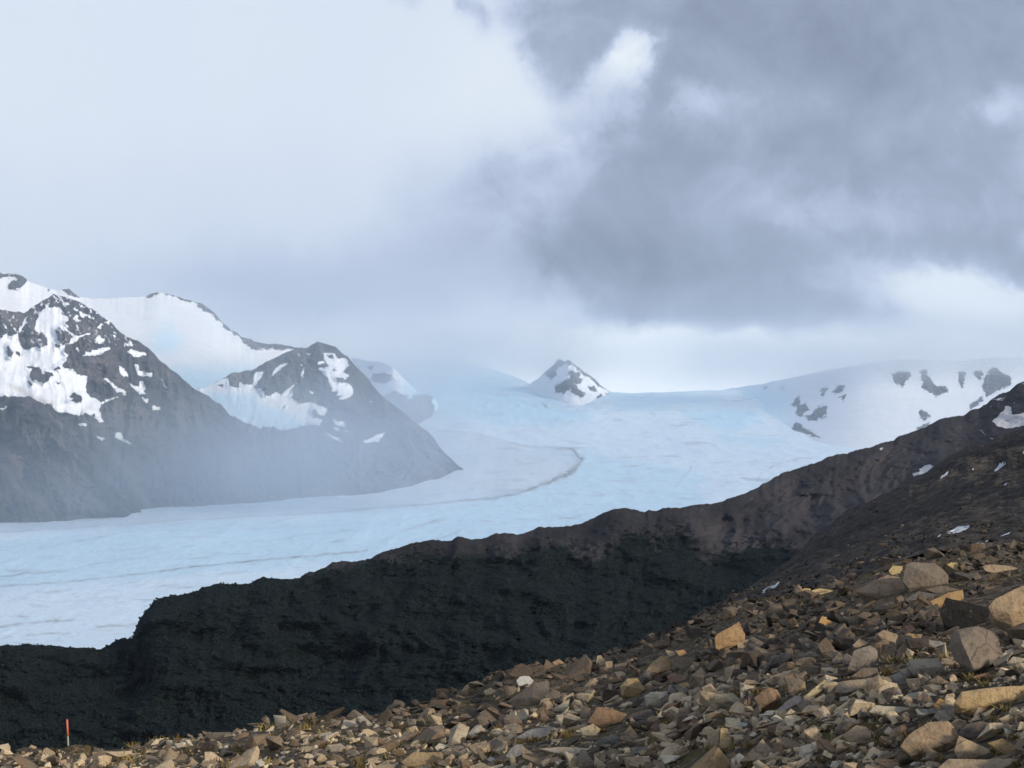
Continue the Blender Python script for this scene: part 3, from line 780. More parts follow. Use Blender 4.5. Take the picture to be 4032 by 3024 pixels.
FOREST = [V([(-300, 1360), (270, 1350), (330, 1270), (470, 1245), (650, 1240), (760, 1220), (870, 1205), (1000, 1200), (1130, 1200), (1180, 1175), (1230, 1180), (1250, 1230), (1300, 1215), (1350, 1150), (1400, 1150),
             (1420, 1190), (1440, 1150), (1475, 1150), (1490, 1190), (1530, 1220), (1580, 1190), (1640, 1180), (1700, 1180), (1735, 1195), (1700, 1260), (1500, 1400), (1000, 1700), (-1000, 1800), (-1000, 1360)])]
R_SNOW = [Z4(p) for p in [[(1528, 870), (1600, 843), (1610, 822), (1672, 826), (1693, 860), (1620, 882), (1612, 902), (1538, 892)],
                          [(2018, 560), (2070, 508), (2098, 462), (2130, 468), (2130, 508), (2400, 480), (2400, 570), (2212, 572), (2130, 602), (2040, 577)],
                          [(1600, 915), (1640, 905), (1630, 925)], [(2005, 655), (2035, 655), (2020, 668)], [(1940, 610), (1955, 608), (1975, 640)], [(2020, 420), (2080, 410), (2060, 432)], [(1330, 715), (1355, 713), (1345, 730)]]]
R_SCREE = [V([(1480, 1120), (1600, 1130), (1720, 1200), (1700, 1240), (1560, 1190), (1500, 1160)]), V([(1600, 1000), (1800, 1080), (1880, 1100), (1800, 1180), (1700, 1120), (1620, 1060)]),
           V([(1900, 980), (2060, 960), (2000, 1040), (1900, 1100), (1850, 1040)])]


def build_ridge():
    nx, nr = 1240, 330
    xs = np.linspace(-390, 1430, nx)
    cy = R_CREST(xs)
    jg = fbm(xs / 9, 1.3, oct=4) * 1.1 + vnoise(xs / 2.2, 7.7) * 0.6
    ly = R_low(xs)
    t = np.linspace(0, 1, nr)[:, None]
    y = ly + (cy - ly) * t + jg * t ** 9
    x = np.broadcast_to(xs, y.shape)
    Dc = R_Dc(xs)
    Dl = Dc * np.interp(xs, [-140, 300, 700, 1160], [0.84, 0.80, 0.70, 0.62])
    D = Dl + (Dc - Dl) * t
    g = ridged(x / 75 + y / 160 + fbm(x / 60, y / 60, oct=2) * 0.5, y / 95, 2.0, oct=5, gain=0.55)
    b = fbm(x / 45, y / 22, 9.0, oct=6, gain=0.55)
    D = D * (1 - (0.010 * g + 0.011 * b + 0.003 * fbm(x / 9, y / 6, 12.0, oct=4, gain=0.6)) * np.clip((1 - t) * 9, 0.12, 1))
    P = at(x, y, D)
    wx = x + fbm(x / 16, y / 12, oct=4) * 6
    wy = y + fbm(x / 16 + 50, y / 12, oct=4) * 4
    G = soft(polys_sd(wx, wy, FOREST), 14.0)
    sx, sy = x + fbm(x / 5, y / 4, oct=3) * 1.5, y + fbm(x / 5 + 9, y / 4, oct=3) * 1.2
    R = np.clip(0.5 + polys_sd(sx, sy, R_SNOW) * 0.4, 0, 1)
    speck = np.clip((x - 930) / 90, 0, 1) * np.clip((412 - (x - 940) * 0.1 - y) / 25, 0, 1)
    R = np.maximum(R, np.clip(fbm(x / 4.0, y / 1.8, 3.0, oct=3) * 1.0 - 0.05, 0, 0.62) * speck)
    speck2 = np.clip((x - 850) / 90, 0, 1) * np.clip((430 - y) / 25, 0, 1)
    R = np.maximum(R, np.clip(fbm(x / 3.0, y / 1.6, 5.0, oct=2) * 1.1 - 0.45, 0, 0.6) * speck2)
    B = soft(polys_sd(wx, wy, R_SCREE), 12.0) * 0.8 + np.clip((x - 690) / 220, 0, 1) * 0.55 + np.clip(fbm(x / 30, y / 14, 6.0, oct=4) - 0.25, 0, 1) * 0.7
    nb = 8
    q = np.linspace(0, 1, nb + 1)[1:, None, None]
    top = P[-1][None]
    dst = top * np.array([1.75, 1.75, 1.0])
    dst[..., 2] -= 950
    P2 = np.concatenate([P, top + (dst - top) * q], 0)
    ext = lambda a: np.concatenate([a, np.repeat(a[-1:], nb, 0)], 0)
    o = mesh_np('ridge', P2, grid_faces(nr + nb, nx), M_ridge, True, {'mask': rgba(ext(R), ext(G), ext(np.clip(B, 0, 1)), np.ones((nr + nb, nx)))})
    tag(o, 'long dark ridge sloping down across the valley in front of the glacier', 'ridge', kind='structure')
    # the wood that covers its lower side: one mass of wind-clipped crowns
    m, qn = new_mat('dark_foliage')
    pos = qn.node('ShaderNodeNewGeometry').outputs['Position']
    tone = qn.node('ShaderNodeAttribute', attribute_name='tone').outputs['Color']
    c = qn.mix(qn.lin(qn.noise(pos, 0.9, 4, 0.7), 0.3, 0.7, 0, 0.7), tone, (0.006, 0.009, 0.008))
    finish(qn, c, 0.95, None, spec=0.05)
    P3 = P.reshape(-1, 3)
    gm = G.ravel()
    n = 62000
    idx = rng.integers(0, P3.shape[0], n * 2)
    idx = idx[(rng.random(n * 2) < gm[idx] * 1.1 - 0.1)][:n]
    n = len(idx)
    c0 = P3[idx] + np.concatenate([rng.uniform(-1, 1, (n, 2)) * 2.0, np.zeros((n, 1))], 1)
    base = np.array([[0, 0, 1.0], [1, 0, 0.25], [0.31, 0.95, 0.32], [-0.81, 0.59, 0.2], [-0.81, -0.59, 0.3], [0.31, -0.95, 0.22], [0, 0, -0.9]])
    tri = np.array([[0, 1, 2], [0, 2, 3], [0, 3, 4], [0, 4, 5], [0, 5, 1], [6, 2, 1], [6, 3, 2], [6, 4, 3], [6, 5, 4], [6, 1, 5]])
    r = rng.uniform(0.55, 1.15, n) * np.where(rng.random(n) < 0.12, 1.35, 1.0)
    a = rng.uniform(0, 6.28, n)
    ca, sa = np.cos(a), np.sin(a)
    vb = base[None] * (1 + rng.uniform(-0.3, 0.3, (n, 7, 1)))
    vv = np.stack([vb[..., 0] * ca[:, None] - vb[..., 1] * sa[:, None], vb[..., 0] * sa[:, None] + vb[..., 1] * ca[:, None], vb[..., 2] * rng.uniform(0.8, 1.3, n)[:, None]], -1)
    vv = vv * r[:, None, None] + c0[:, None, :]
    ff = tri[None] + (np.arange(n) * 7)[:, None, None]
    pal = np.array([[0.010, 0.018, 0.022], [0.013, 0.021, 0.023], [0.017, 0.024, 0.021], [0.012, 0.017, 0.020], [0.016, 0.018, 0.019]])
    tn = pal[rng.integers(0, 5, n)] * rng.uniform(0.7, 1.25, (n, 1))
    tn = np.repeat(np.concatenate([tn, np.ones((n, 1))], 1), 7, 0)
    fo = mesh_np('forest', vv, ff, m, False, {'tone': tn}, nside=3)
    tag(fo, 'dark green scrub forest covering the lower side of the ridge', 'forest', kind='stuff')


build_ridge()

# ------------------------------------------------------------------ scree hillside and stony foreground
G_CR = curve(V([(-1250, 1585), (-700, 1610), (-300, 1632), (0, 1630), (130, 1626), (160, 1630), (185, 1642), (210, 1634), (300, 1624), (380, 1608), (450, 1592), (540, 1583), (600, 1567), (650, 1557), (720, 1553), (800, 1548), (870, 1529),
                 (920, 1519), (980, 1494), (1040, 1482), (1080, 1456), (1120, 1445), (1200, 1443), (1290, 1429), (1350, 1412), (1400, 1394), (1500, 1350), (1540, 1326), (1600, 1300), (1700, 1284), (1800, 1259), (1900, 1229),
                 (2000, 1204), (2100, 1188), (2212, 1178), (2500, 1140), (2900, 1100), (3400, 1050)]))
S_CREST = curve([(560, 690), (640, 650), (680, 631), (699, 620)] + V([(1560, 1310), (1600, 1282), (1650, 1247), (1690, 1222), (1735, 1195), (1760, 1170), (1800, 1143), (1850, 1112), (1900, 1078), (1950, 1045), (1990, 1025), (2040, 993), (2090, 965), (2150, 943), (2212, 923), (2300, 885), (2600, 760), (3150, 640)]))
S_low = curve([(560, 720), (700, 640), (740, 612), (800, 602), (900, 590), (1024, 572), (1200, 545)])
S_Dc = curve([(560, 50), (640, 58), (700, 75), (760, 110), (820, 150), (900, 200), (1024, 270), (1200, 310)])
S_SNOW = [Z4(p) for p in [[(2033, 852), (2070, 813), (2108, 808), (2082, 838), (2040, 858)], [(1738, 1228), (1800, 1198), (1893, 1183), (1862, 1213), (1780, 1238)], [(1676, 1258), (1722, 1238), (1702, 1258)], [(2062, 1252), (2143, 1217), (2112, 1243)],
                          [(1906, 1303), (2008, 1272), (1952, 1303)], [(616, 1593), (660, 1563), (733, 1527), (722, 1548), (640, 1593)], [(1702, 898), (1730, 872), (1758, 858), (1752, 872), (1712, 903)], [(1888, 848), (1908, 836), (1904, 848)], [(2192, 748), (2230, 730), (2215, 750)],
                          [(2080, 940), (2120, 925), (2100, 945)]]]


def build_scree():
    nx, nr = 760, 420
    xs = np.linspace(570, 1430, nx)
    cy, ly = S_CREST(xs), np.minimum(S_low(xs), G_CR(xs) + 8)
    cy = cy + fbm(xs / 12, 4.4, oct=5, gain=0.6) * 1.0
    t = np.linspace(0, 1, nr)[:, None]
    y = ly + (np.minimum(cy, ly - 2) - ly) * t
    x = np.broadcast_to(xs, y.shape)
    Dc, Dl = S_Dc(xs), np.interp(xs, [560, 700, 1200], [47, 47, 46.5])
    D = 1 / (1 / Dl + (1 / Dc - 1 / Dl) * t)
    P = at(x, y, D)
    bump = fbm(P[..., 0] / 14, P[..., 1] / 22, oct=5, gain=0.55) * 0.9 * np.clip(D / 120, 0.1, 1.3) + fbm(P[..., 0] / 1.1, P[..., 1] / 1.6, oct=3) * 0.16
    P[..., 2] += bump * np.clip((1 - t) * 12, 0.25, 1)
    x2, y2 = CX + P[..., 0] / P[..., 1] * F, HY - (P[..., 2] - CAMZ) / P[..., 1] * F
    sx, sy = x2 + fbm(x / 6, y / 4, oct=3) * 1.2, y2 + fbm(x / 6 + 9, y / 4, oct=3) * 0.8
    R = np.clip(0.5 + polys_sd(sx, sy, S_SNOW) * 0.6, 0, 1)
    nb = 6
    q = np.linspace(0, 1, nb + 1)[1:, None, None]
    top = P[-1][None]
    dst = top * np.array([1.5, 1.5, 1.0])
    dst[..., 2] -= 0.9 * top[..., 1] * 0.5
    P2 = np.concatenate([P, top + (dst - top) * q], 0)
    ext = lambda a: np.concatenate([a, np.repeat(a[-1:], nb, 0)], 0)
    o = mesh_np('hillside', P2, grid_faces(nr + nb, nx), M_scree, True, {'mask': rgba(ext(R), 0 * ext(R), 0 * ext(R), np.ones((nr + nb, nx)))})
    tag(o, 'dark scree hillside with thin snow patches rising behind the stony foreground', 'hillside', kind='structure')
    return P


SCREE_P = build_scree()

G_Db = curve([(-350, math.log(62)), (0, math.log(46)), (256, math.log(26)), (512, math.log(16)), (768, math.log(10)), (1024, math.log(7)), (1340, math.log(5.2))])
G_Dc = curve([(-350, 64), (0, 53), (256, 50), (512, 46), (700, 45), (1024, 45), (1340, 42)])


def g_base(x, s):
    """distance and sight line of the foreground ground: s = 0 at the lower rim of the view, 1 at its crest"""
    db, dc = np.exp(G_Db(x)), np.maximum(G_Dc(x), np.exp(G_Db(x)) * 1.03)
    y = 768 + (G_CR(x) - 768) * s
    D = 1 / (1 / db + (1 / dc - 1 / db) * s)
    return y, D


def g_bump(X, Y):
    return fbm(X / 3.1, Y / 4.5, 2.0, oct=4, gain=0.5) * 0.16 + fbm(X / 11, Y / 15, 5.0, oct=2) * 0.18


def g_point(x, s):
    x, s = np.asarray(x, float), np.asarray(s, float)
    y, D = g_base(x, s)
    P = at(x, y, D)
    fade = np.clip((1.08 - s) * 5, 0.3, 1)
    P[..., 2] += g_bump(P[..., 0], P[..., 1]) * fade * np.clip(D / 14, 0.4, 1)
    return P


def build_ground():
    nx = 620
    xs = np.linspace(-530, 1560, nx)
    u = np.linspace(0, 1, 290)[:, None]
    cr = G_CR(xs)
    P = g_point(np.broadcast_to(xs, (290, nx)), (768 - (862 + (cr - 862) * u)) / (768 - cr))
    first = P[0]
    n0 = 14
    k = np.linspace(0.04, 1, n0, endpoint=False)[:, None, None]
    start = first * np.array([0.0, 0.0, 0.0]) + np.array([0, -2.0, -0.6])
    near = start + (first - start) * k
    top = P[-1][None]
    nb = 8
    q = np.linspace(0, 1, nb + 1)[1:, None, None]
    dst = top * np.array([2.4, 2.4, 1.0])
    dst[..., 2] -= 0.42 * top[..., 1] * 1.4 + 4
    far = top + (dst - top) * q
    far[..., 2] += fbm(far[..., 0] / 6, far[..., 1] / 6, oct=3) * 0.3 * q[..., 0]
    P = np.concatenate([near, P, far], 0)
    o = mesh_np('ground', P, grid_faces(P.shape[0], nx), M_soil, True)
    tag(o, 'stony brown mountain ground with dry moss under the rocks', 'ground', kind='structure')


build_ground()
# ------------------------------------------------------------------ the stones
R6 = lambda p: (380.95 + p[0] * 0.12630, 558.73 + p[1] * 0.12630) + tuple(p[2:])
R7 = lambda p: (634.92 + p[0] * 0.14149, 533.33 + p[1] * 0.14149) + tuple(p[2:])
R8 = lambda p: (820.83 + p[0] * 0.14149, 533.33 + p[1] * 0.14149) + tuple(p[2:])
RP = lambda p: (38.1 + p[0] * 0.03735, 706.0 + p[1] * 0.03735) + tuple(p[2:])

TONES = {'orange': (0.385, 0.25, 0.13), 'tan': (0.34, 0.265, 0.172), 'cream': (0.45, 0.365, 0.235), 'pale': (0.40, 0.355, 0.265), 'white': (0.50, 0.50, 0.45),
         'grey': (0.165, 0.132, 0.096), 'slate': (0.120, 0.108, 0.092), 'brown': (0.165, 0.125, 0.085), 'dark': (0.040, 0.036, 0.031), 'rust': (0.235, 0.160, 0.112),
         'yellow': (0.44, 0.335, 0.16), 'dim': (0.072, 0.060, 0.047)}


def rough_mesh(name, pts, tone, size, cuts=2, amp=0.013, bev=0.010, seed=0):
    """an angular broken stone: hull of its corner points, edges chipped, faces made uneven"""
    bm = bmesh.new()
    for p in pts:
        bm.verts.new(p)
    r = bmesh.ops.convex_hull(bm, input=bm.verts)
    bmesh.ops.delete(bm, geom=list({e for e in r['geom_interior'] + r['geom_unused'] if isinstance(e, bmesh.types.BMVert)}), context='VERTS')
    bmesh.ops.dissolve_limit(bm, angle_limit=math.radians(9), verts=bm.verts, edges=bm.edges)
    bmesh.ops.bevel(bm, geom=list(bm.edges), offset=bev * size, segments=1, affect='EDGES', profile=0.5, clamp_overlap=True)
    bmesh.ops.triangulate(bm, faces=bm.faces)
    for c in range(cuts):
        lim = size * (0.30 if c == 0 else 0.16)
        es = [e for e in bm.edges if e.calc_length() > lim]
        if es:
            bmesh.ops.subdivide_edges(bm, edges=es, cuts=1)
            bmesh.ops.triangulate(bm, faces=bm.faces)
    bm.normal_update()
    off = Vector((seed * 3.1, seed * 1.7, seed * 0.9))
    k = 3.2 / size
    for v in bm.verts:
        n = mnoise.noise(v.co * k + off) + 0.6 * mnoise.noise(v.co * k * 2.7 + off) + 0.35 * mnoise.noise(v.co * k * 6 + off)
        v.co += v.normal * n * amp * size
    bmesh.ops.recalc_face_normals(bm, faces=bm.faces)
    me = bpy.data.meshes.new(name)
    bm.to_mesh(me)
    bm.free()
    a = me.color_attributes.new('tone', 'FLOAT_COLOR', 'POINT')
    a.data.foreach_set('color', np.tile(np.array(tuple(tone) + (1,), np.float32), len(me.vertices)))
    me.materials.append(M_stone)
    return me


def sight_y(P):
    return HY - (P[..., 2] - CAMZ) / P[..., 1] * F


S_SCAN = np.linspace(-0.34, 1.02, 700)


def ground_D(x, y):
    """distance of the uneven ground met first in direction (x, y)"""
    P = g_point(np.full(700, float(x)), S_SCAN)
    py = sight_y(P)
    hit = np.where(py <= y)[0]
    return float(P[hit[0] if len(hit) else -1, 1])


HEROES = []


def hero(label, short, tone, conv, outline, facets=(), lean=0.5, thick=0.7, base=None, name='boulder', grp=None):
    pts = [conv(p) for p in outline]
    fac = [conv(p) for p in facets]
    xs, ys = [p[0] for p in pts], [p[1] for p in pts]
    cx, yb, w, h = (min(xs) + max(xs)) / 2, max(ys), max(xs) - min(xs), max(ys) - min(ys)
    D0 = ground_D(cx, base if base else yb)
    k = D0 / F
    size = max(w, h) * k
    out = []
    c = np.array([cx, (min(ys) + yb) / 2])
    for p in pts:
        d = lean * (yb - p[1]) * k + (p[2] * size if len(p) > 2 else 0)
        out.append(at(p[0], p[1], D0 + d))
        q = c + (np.array(p[:2]) - c) * 0.78
        b = at(q[0], q[1], D0 + d + thick * size)
        b[2] -= 0.10 * size
        out.append(b)
        if p[1] > yb - 0.25 * h:
            b2 = at(p[0], p[1], D0 + d + 0.12 * size)
            b2[2] -= 0.14 * size
            out.append(b2)
    for p in fac:
        out.append(at(p[0], p[1], D0 + lean * (yb - p[1]) * k + p[2] * size))
    o0 = at(cx, yb, D0 + 0.2 * size)
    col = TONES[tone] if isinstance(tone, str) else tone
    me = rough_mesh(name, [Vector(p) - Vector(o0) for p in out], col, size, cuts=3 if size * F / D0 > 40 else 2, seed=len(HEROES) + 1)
    o = bpy.data.objects.new(name, me)
    o.location = o0
    COL.objects.link(o)
    tag(o, label, 'rock' if name != 'stone_slab' else 'slab', grp or 'rocks strewn over the slope')
    HEROES.append((cx, (min(ys) + yb) / 2, w, h, short))
    return o


def build_heroes():
    S = 'stone_slab'
    # middle of the slope
    hero('tilted orange block standing on edge above the other rocks', 'tilted orange block', 'orange', R7, [(563, 740), (580, 715), (735, 625), (780, 715), (775, 765), (720, 775), (590, 815), (572, 825)], [(640, 735, -0.05)], 0.25, 0.5)
    hero('grey block with a sunlit orange end above a black hollow', 'block with the sunlit orange end', (0.32, 0.225, 0.125), R7, [(75, 975), (120, 915), (185, 865), (230, 865), (265, 920), (260, 960), (215, 990), (145, 1022), (110, 1010)], [(165, 985, -0.25), (190, 895, 0.0)], 0.5, 0.6)
    hero('small pale cream stone beside a small orange stone', 'small pale cream stone', 'cream', R7, [(215, 825), (270, 833), (292, 862), (240, 870)], (), 0.4, 0.8)
    hero('small orange stone beside the small pale cream one', 'small orange stone', 'orange', R7, [(285, 830), (345, 822), (375, 855), (320, 872)], (), 0.4, 0.8)
    hero('pale cream oblong block with a sunlit pointed end under the black hollow', 'pale oblong block', 'pale', R7, [(65, 1150), (110, 1120), (272, 1115), (240, 1170), (182, 1222), (85, 1217)], [(180, 1165, -0.15)], 0.5, 0.5)
    hero('grey block with a pale broken end left of the brown cube', 'block with the pale broken end', (0.30, 0.26, 0.18), R7, [(562, 1140), (690, 1128), (762, 1190), (748, 1257), (690, 1242), (568, 1197)], [(690, 1190, -0.18)], 0.4, 0.5)
    hero('brown cube-shaped rock tilted to the left with a shaded underside', 'brown cube-shaped rock', (0.27, 0.18, 0.105), R7, [(840, 1165), (935, 1085), (1005, 1105), (1042, 1170), (990, 1237), (890, 1252)], [(890, 1240, -0.2), (985, 1180, -0.35)], 0.3, 0.6)
    hero('narrow pale grey slab leaning on the brown cube', 'narrow pale grey slab', (0.33, 0.31, 0.29), R7, [(985, 1272), (1060, 1195), (1130, 1148), (1168, 1148), (1182, 1187), (1100, 1228), (1020, 1272)], (), 0.8, 0.25, name=S)
    hero('slim cream wedge pointing down left above the narrow pale slab', 'slim cream wedge', (0.44, 0.37, 0.22), R7, [(1180, 1165), (1340, 1033), (1377, 1048), (1372, 1082), (1190, 1177)], (), 0.5, 0.25)
    hero('split pale yellow block with a dark vertical crack', 'split pale yellow block', 'cream', R7, [(510, 1420), (600, 1373), (592, 1480), (585, 1515), (550, 1492), (513, 1502)], (), 0.2, 0.6)
    hero('right half of a split yellow block behind the dark pyramid', 'right half of the split block', (0.47, 0.36, 0.20), R7, [(605, 1375), (650, 1378), (682, 1450), (684, 1505), (620, 1522), (598, 1490)], (), 0.2, 0.6)
    hero('pyramid rock with a dark left face at the bottom of the frame', 'dark-sided pyramid rock', (0.31, 0.215, 0.11), R7, [(300, 1745, 0.5), (560, 1503, 0.15), (592, 1508), (700, 1640), (720, 1745)], [(465, 1745, -0.6), (530, 1600, -0.25)], 0.5, 0.5)
    hero('tan pyramid-shaped rock with a sharp peak', 'tan sharp-peaked rock', 'tan', R7, [(740, 1612), (800, 1540), (900, 1453), (988, 1545), (982, 1592), (930, 1625), (820, 1622)], [(930, 1600, -0.3)], 0.45, 0.6)
    hero('brownish slab right of the tan sharp-peaked rock', 'brownish slab', (0.25, 0.20, 0.14), R7, [(995, 1450), (1060, 1438), (1182, 1490), (1162, 1532), (1010, 1512)], (), 0.8, 0.4, name=S)
    hero('flat cream stone lying above the brownish slab', 'flat cream stone', 'cream', R7, [(1212, 1385), (1260, 1353), (1342, 1380), (1322, 1407), (1218, 1402)], (), 0.9, 0.5)
    hero('grey brown pointed stone under the tilted orange block', 'grey brown pointed stone', 'brown', R7, [(592, 840), (655, 803), (702, 860), (642, 887), (600, 870)], (), 0.4, 0.7)
    hero('small tan stone touching the right foot of the tilted orange block', 'small tan stone by the orange block', 'tan', R7, [(722, 777), (812, 743), (827, 775), (800, 802), (728, 812)], (), 0.4, 0.6)
    hero('bright ochre lichen-covered stone alone among dark scree', 'bright ochre stone', (0.43, 0.27, 0.11), R7, [(1295, 632), (1320, 588), (1365, 593), (1397, 635), (1350, 662), (1303, 662)], (), 0.5, 0.8)
    hero('small upright cream stone between grey rubble', 'small upright cream stone', 'cream', R7, [(498, 1030), (545, 1012), (562, 1082), (518, 1092)], (), 0.3, 0.7)
    hero('pale tan cube behind the dark gap', 'pale tan cube', (0.40, 0.33, 0.22), R7, [(378, 1110), (455, 1083), (492, 1150), (420, 1167), (385, 1150)], [(420, 1125, -0.12)], 0.4, 0.7)
    hero('thin cream flake below the block with the pale broken end', 'thin cream flake', 'cream', R7, [(597, 1238), (640, 1245), (682, 1290), (670, 1307), (608, 1278)], (), 0.6, 0.4)
    hero('thin pale blue-grey plate in the dark gap', 'thin pale blue-grey plate', (0.42, 0.46, 0.46), R7, [(725, 1342), (760, 1335), (842, 1343), (842, 1363), (738, 1364)], (), 1.2, 0.3, name=S)
    hero('small yellow stone on the rocky crest', 'small yellow crest stone', 'yellow', R7, [(1178, 397), (1200, 385), (1242, 390), (1247, 417), (1188, 422)], (), 0.4, 0.8)
    hero('long yellowish stone on the rocky crest beside the small yellow one', 'long yellowish crest stone', (0.47, 0.36, 0.18), R7, [(1248, 402), (1310, 388), (1402, 403), (1340, 432), (1268, 424)], (), 0.7, 0.5)
    hero('brown slab stone in the rubble under the sunlit orange end', 'brown rubble slab', 'rust', R7, [(225, 1010), (270, 985), (370, 1010), (360, 1045), (250, 1060)], (), 0.6, 0.6)
    hero('grey-brown blocks left of centre, broad upper one', 'broad grey-brown block', (0.20, 0.155, 0.11), R7, [(262, 880), (330, 865), (405, 895), (405, 935), (330, 960), (265, 930)], (), 0.6, 0.6)
    # right-hand rocks
    hero('large grey boulder with a tan top on the crest', 'large grey crest boulder', (0.185, 0.155, 0.12), R8, [(575, 340), (598, 222), (640, 203), (800, 208), (860, 250), (905, 300), (900, 352), (760, 382), (620, 388)], [(700, 260, -0.1), (830, 270, 0)], 0.45, 0.5)
    hero('broad flat rusty grey slab below the crest', 'broad rusty slab', (0.27, 0.20, 0.135), R8, [(245, 410), (380, 330), (470, 293), (557, 310), (572, 350), (612, 390), (520, 452), (400, 457), (300, 432)], [(380, 420, -0.1)], 0.9, 0.3, name=S)
    hero('yellow lichen stone left of the large grey crest boulder', 'yellow lichen stone', (0.42, 0.33, 0.16), R8, [(478, 265), (510, 228), (580, 233), (562, 287), (500, 292)], (), 0.4, 0.7)
    hero('bright yellow stone on top of the crest', 'bright yellow crest stone', 'yellow', R8, [(883, 228), (920, 205), (965, 208), (998, 257), (930, 264)], (), 0.4, 0.7)
    hero('long flat tan slab near the right end of the crest', 'long tan crest slab', 'tan', R8, [(1138, 235), (1200, 220), (1330, 226), (1392, 246), (1330, 272), (1210, 277), (1160, 262)], (), 0.6, 0.35, name=S)
    hero('tan wedge with ribbed face above the black block', 'ribbed tan wedge', (0.37, 0.25, 0.12), R8, [(770, 480), (800, 462), (900, 420), (1002, 398), (1014, 462), (900, 500), (800, 515)], (), 0.4, 0.35)
    hero('black shaded block under the overhanging tan boulder', 'black shaded block', (0.022, 0.021, 0.020), R8, [(840, 570), (885, 453), (1000, 488), (1202, 528), (1165, 622), (1000, 672), (880, 655)], [(1000, 560, -0.05)], 0.35, 0.5)  # the overhanging boulder's shadow is put into this block's near-black colour
    hero('big overhanging tan boulder at the right edge', 'big overhanging tan boulder', (0.38, 0.28, 0.17), R8, [(1178, 520), (1230, 458), (1436, 368), (1560, 350), (1620, 520), (1520, 580), (1360, 657), (1215, 592)], [(1330, 560, -0.12), (1300, 460, 0.0)], 0.3, 0.45, base=640)
    hero('big grey boulder with a dark left face and overhanging foot', 'big dark-sided grey boulder', (0.225, 0.185, 0.14), R8, [(912, 720, 0.4), (950, 682, 0.25), (1110, 653), (1212, 690), (1252, 740), (1283, 850), (1240, 902), (1130, 922), (1090, 988), (940, 892, 0.35), (908, 800, 0.4)], [(990, 760, -0.16), (1085, 975, -0.34), (1040, 870, -0.28), (975, 700, 0.0)], 0.35, 0.55)
    hero('pale grey block with flat top left of the big dark-sided boulder', 'pale grey flat-topped block', (0.33, 0.29, 0.22), R8, [(600, 925), (630, 888), (830, 882), (872, 940), (852, 1002), (690, 1018), (620, 965)], [(690, 955, -0.12), (845, 945, -0.1)], 0.5, 0.5)
    hero('slate wedge with a bright cream tip', 'slate wedge with bright tip', (0.28, 0.265, 0.22), R8, [(415, 1060), (612, 943), (642, 1002), (602, 1060), (480, 1085)], [(600, 1000, -0.08)], 0.5, 0.4)
    hero('upright grey rock with a tan patch', 'upright grey rock', (0.24, 0.21, 0.17), R8, [(188, 962), (230, 830), (350, 788), (402, 830), (402, 952), (340, 963), (250, 973)], [(330, 870, -0.1)], 0.25, 0.5)
    hero('long rounded tan rock lying in front of the upright grey one', 'long rounded tan rock', (0.30, 0.25, 0.18), R8, [(95, 1125), (120, 1048), (240, 1025), (382, 1018), (402, 1052), (300, 1092), (180, 1128)], (), 0.6, 0.5)
    hero('grey slab at the foot of the upright grey rock', 'grey foot slab', 'grey', R8, [(215, 1012), (290, 953), (400, 948), (412, 1002), (340, 1022)], (), 0.6, 0.5)
    hero('long tan slab cut off by the right edge', 'long tan slab', (0.40, 0.29, 0.155), R8, [(935, 1195), (990, 1113), (1210, 1098), (1436, 1068), (1560, 1060), (1560, 1160), (1200, 1205), (990, 1235)], [(1000, 1150, -0.05)], 0.6, 0.25, name=S)
    hero('small cream stone at the left end of the long tan slab', 'small cream stone', 'cream', R8, [(876, 1172), (888, 1138), (940, 1128), (952, 1150), (912, 1194)], (), 0.4, 0.6)
    hero('ochre brown stone under the small cream stone', 'ochre brown stone', (0.33, 0.21, 0.09), R8, [(795, 1215), (840, 1163), (892, 1190), (892, 1238), (820, 1240)], (), 0.3, 0.6)
    hero('flat pale cream stone over a dark gap', 'flat pale cream stone', 'pale', R8, [(572, 1167), (620, 1130), (720, 1117), (772, 1162), (660, 1175)], (), 0.9, 0.4)
    hero('long pale slab lying flat above the dark rubble', 'long pale slab', (0.42, 0.37, 0.27), R8, [(338, 1262), (380, 1213), (520, 1218), (662, 1233), (662, 1278), (450, 1288)], (), 0.7, 0.3, name=S)
    hero('thin grey slab to the right of the long pale slab', 'thin grey slab', (0.26, 0.24, 0.21), R8, [(664, 1240), (780, 1236), (884, 1238), (884, 1262), (690, 1284)], (), 0.9, 0.25, name=S)
    hero('large tan boulder with a ridged top near the bottom right', 'large tan ridged boulder', (0.37, 0.265, 0.16), R8, [(560, 1505), (620, 1420), (760, 1330), (900, 1323), (940, 1370), (975, 1430), (965, 1500), (900, 1560), (640, 1575), (600, 1540)], [(910, 1480, -0.25), (640, 1470, -0.1), (900, 1335, 0.0)], 0.6, 0.4)
    hero('sloping tan rock right of the large ridged boulder', 'sloping tan rock', (0.36, 0.27, 0.165), R8, [(975, 1430), (1100, 1478), (1250, 1548), (1264, 1585), (980, 1585), (940, 1540)], [(1020, 1540, -0.1)], 0.7, 0.35)
    hero('dark grey wedge left of the large ridged boulder', 'dark grey wedge', 'dim', R8, [(478, 1625), (600, 1515), (642, 1560), (662, 1605), (560, 1648)], [(600, 1590, -0.15)], 0.4, 0.5)
    hero('dark grey boulder left of a cream block', 'dark grey boulder', (0.13, 0.115, 0.095), R8, [(978, 1405), (1030, 1350), (1130, 1328), (1192, 1342), (1090, 1455), (1000, 1435)], (), 0.5, 0.5)
    hero('cream block with a shaded side', 'cream block', 'cream', R8, [(1100, 1450), (1190, 1340), (1290, 1338), (1313, 1372), (1242, 1415), (1190, 1440)], [(1195, 1390, -0.25)], 0.4, 0.5)
    hero('pale orange stone with a white top', 'pale orange stone', (0.50, 0.38, 0.24), R8, [(1258, 1312), (1330, 1278), (1363, 1300), (1363, 1363), (1320, 1363)], [(1315, 1320, -0.15)], 0.3, 0.6)
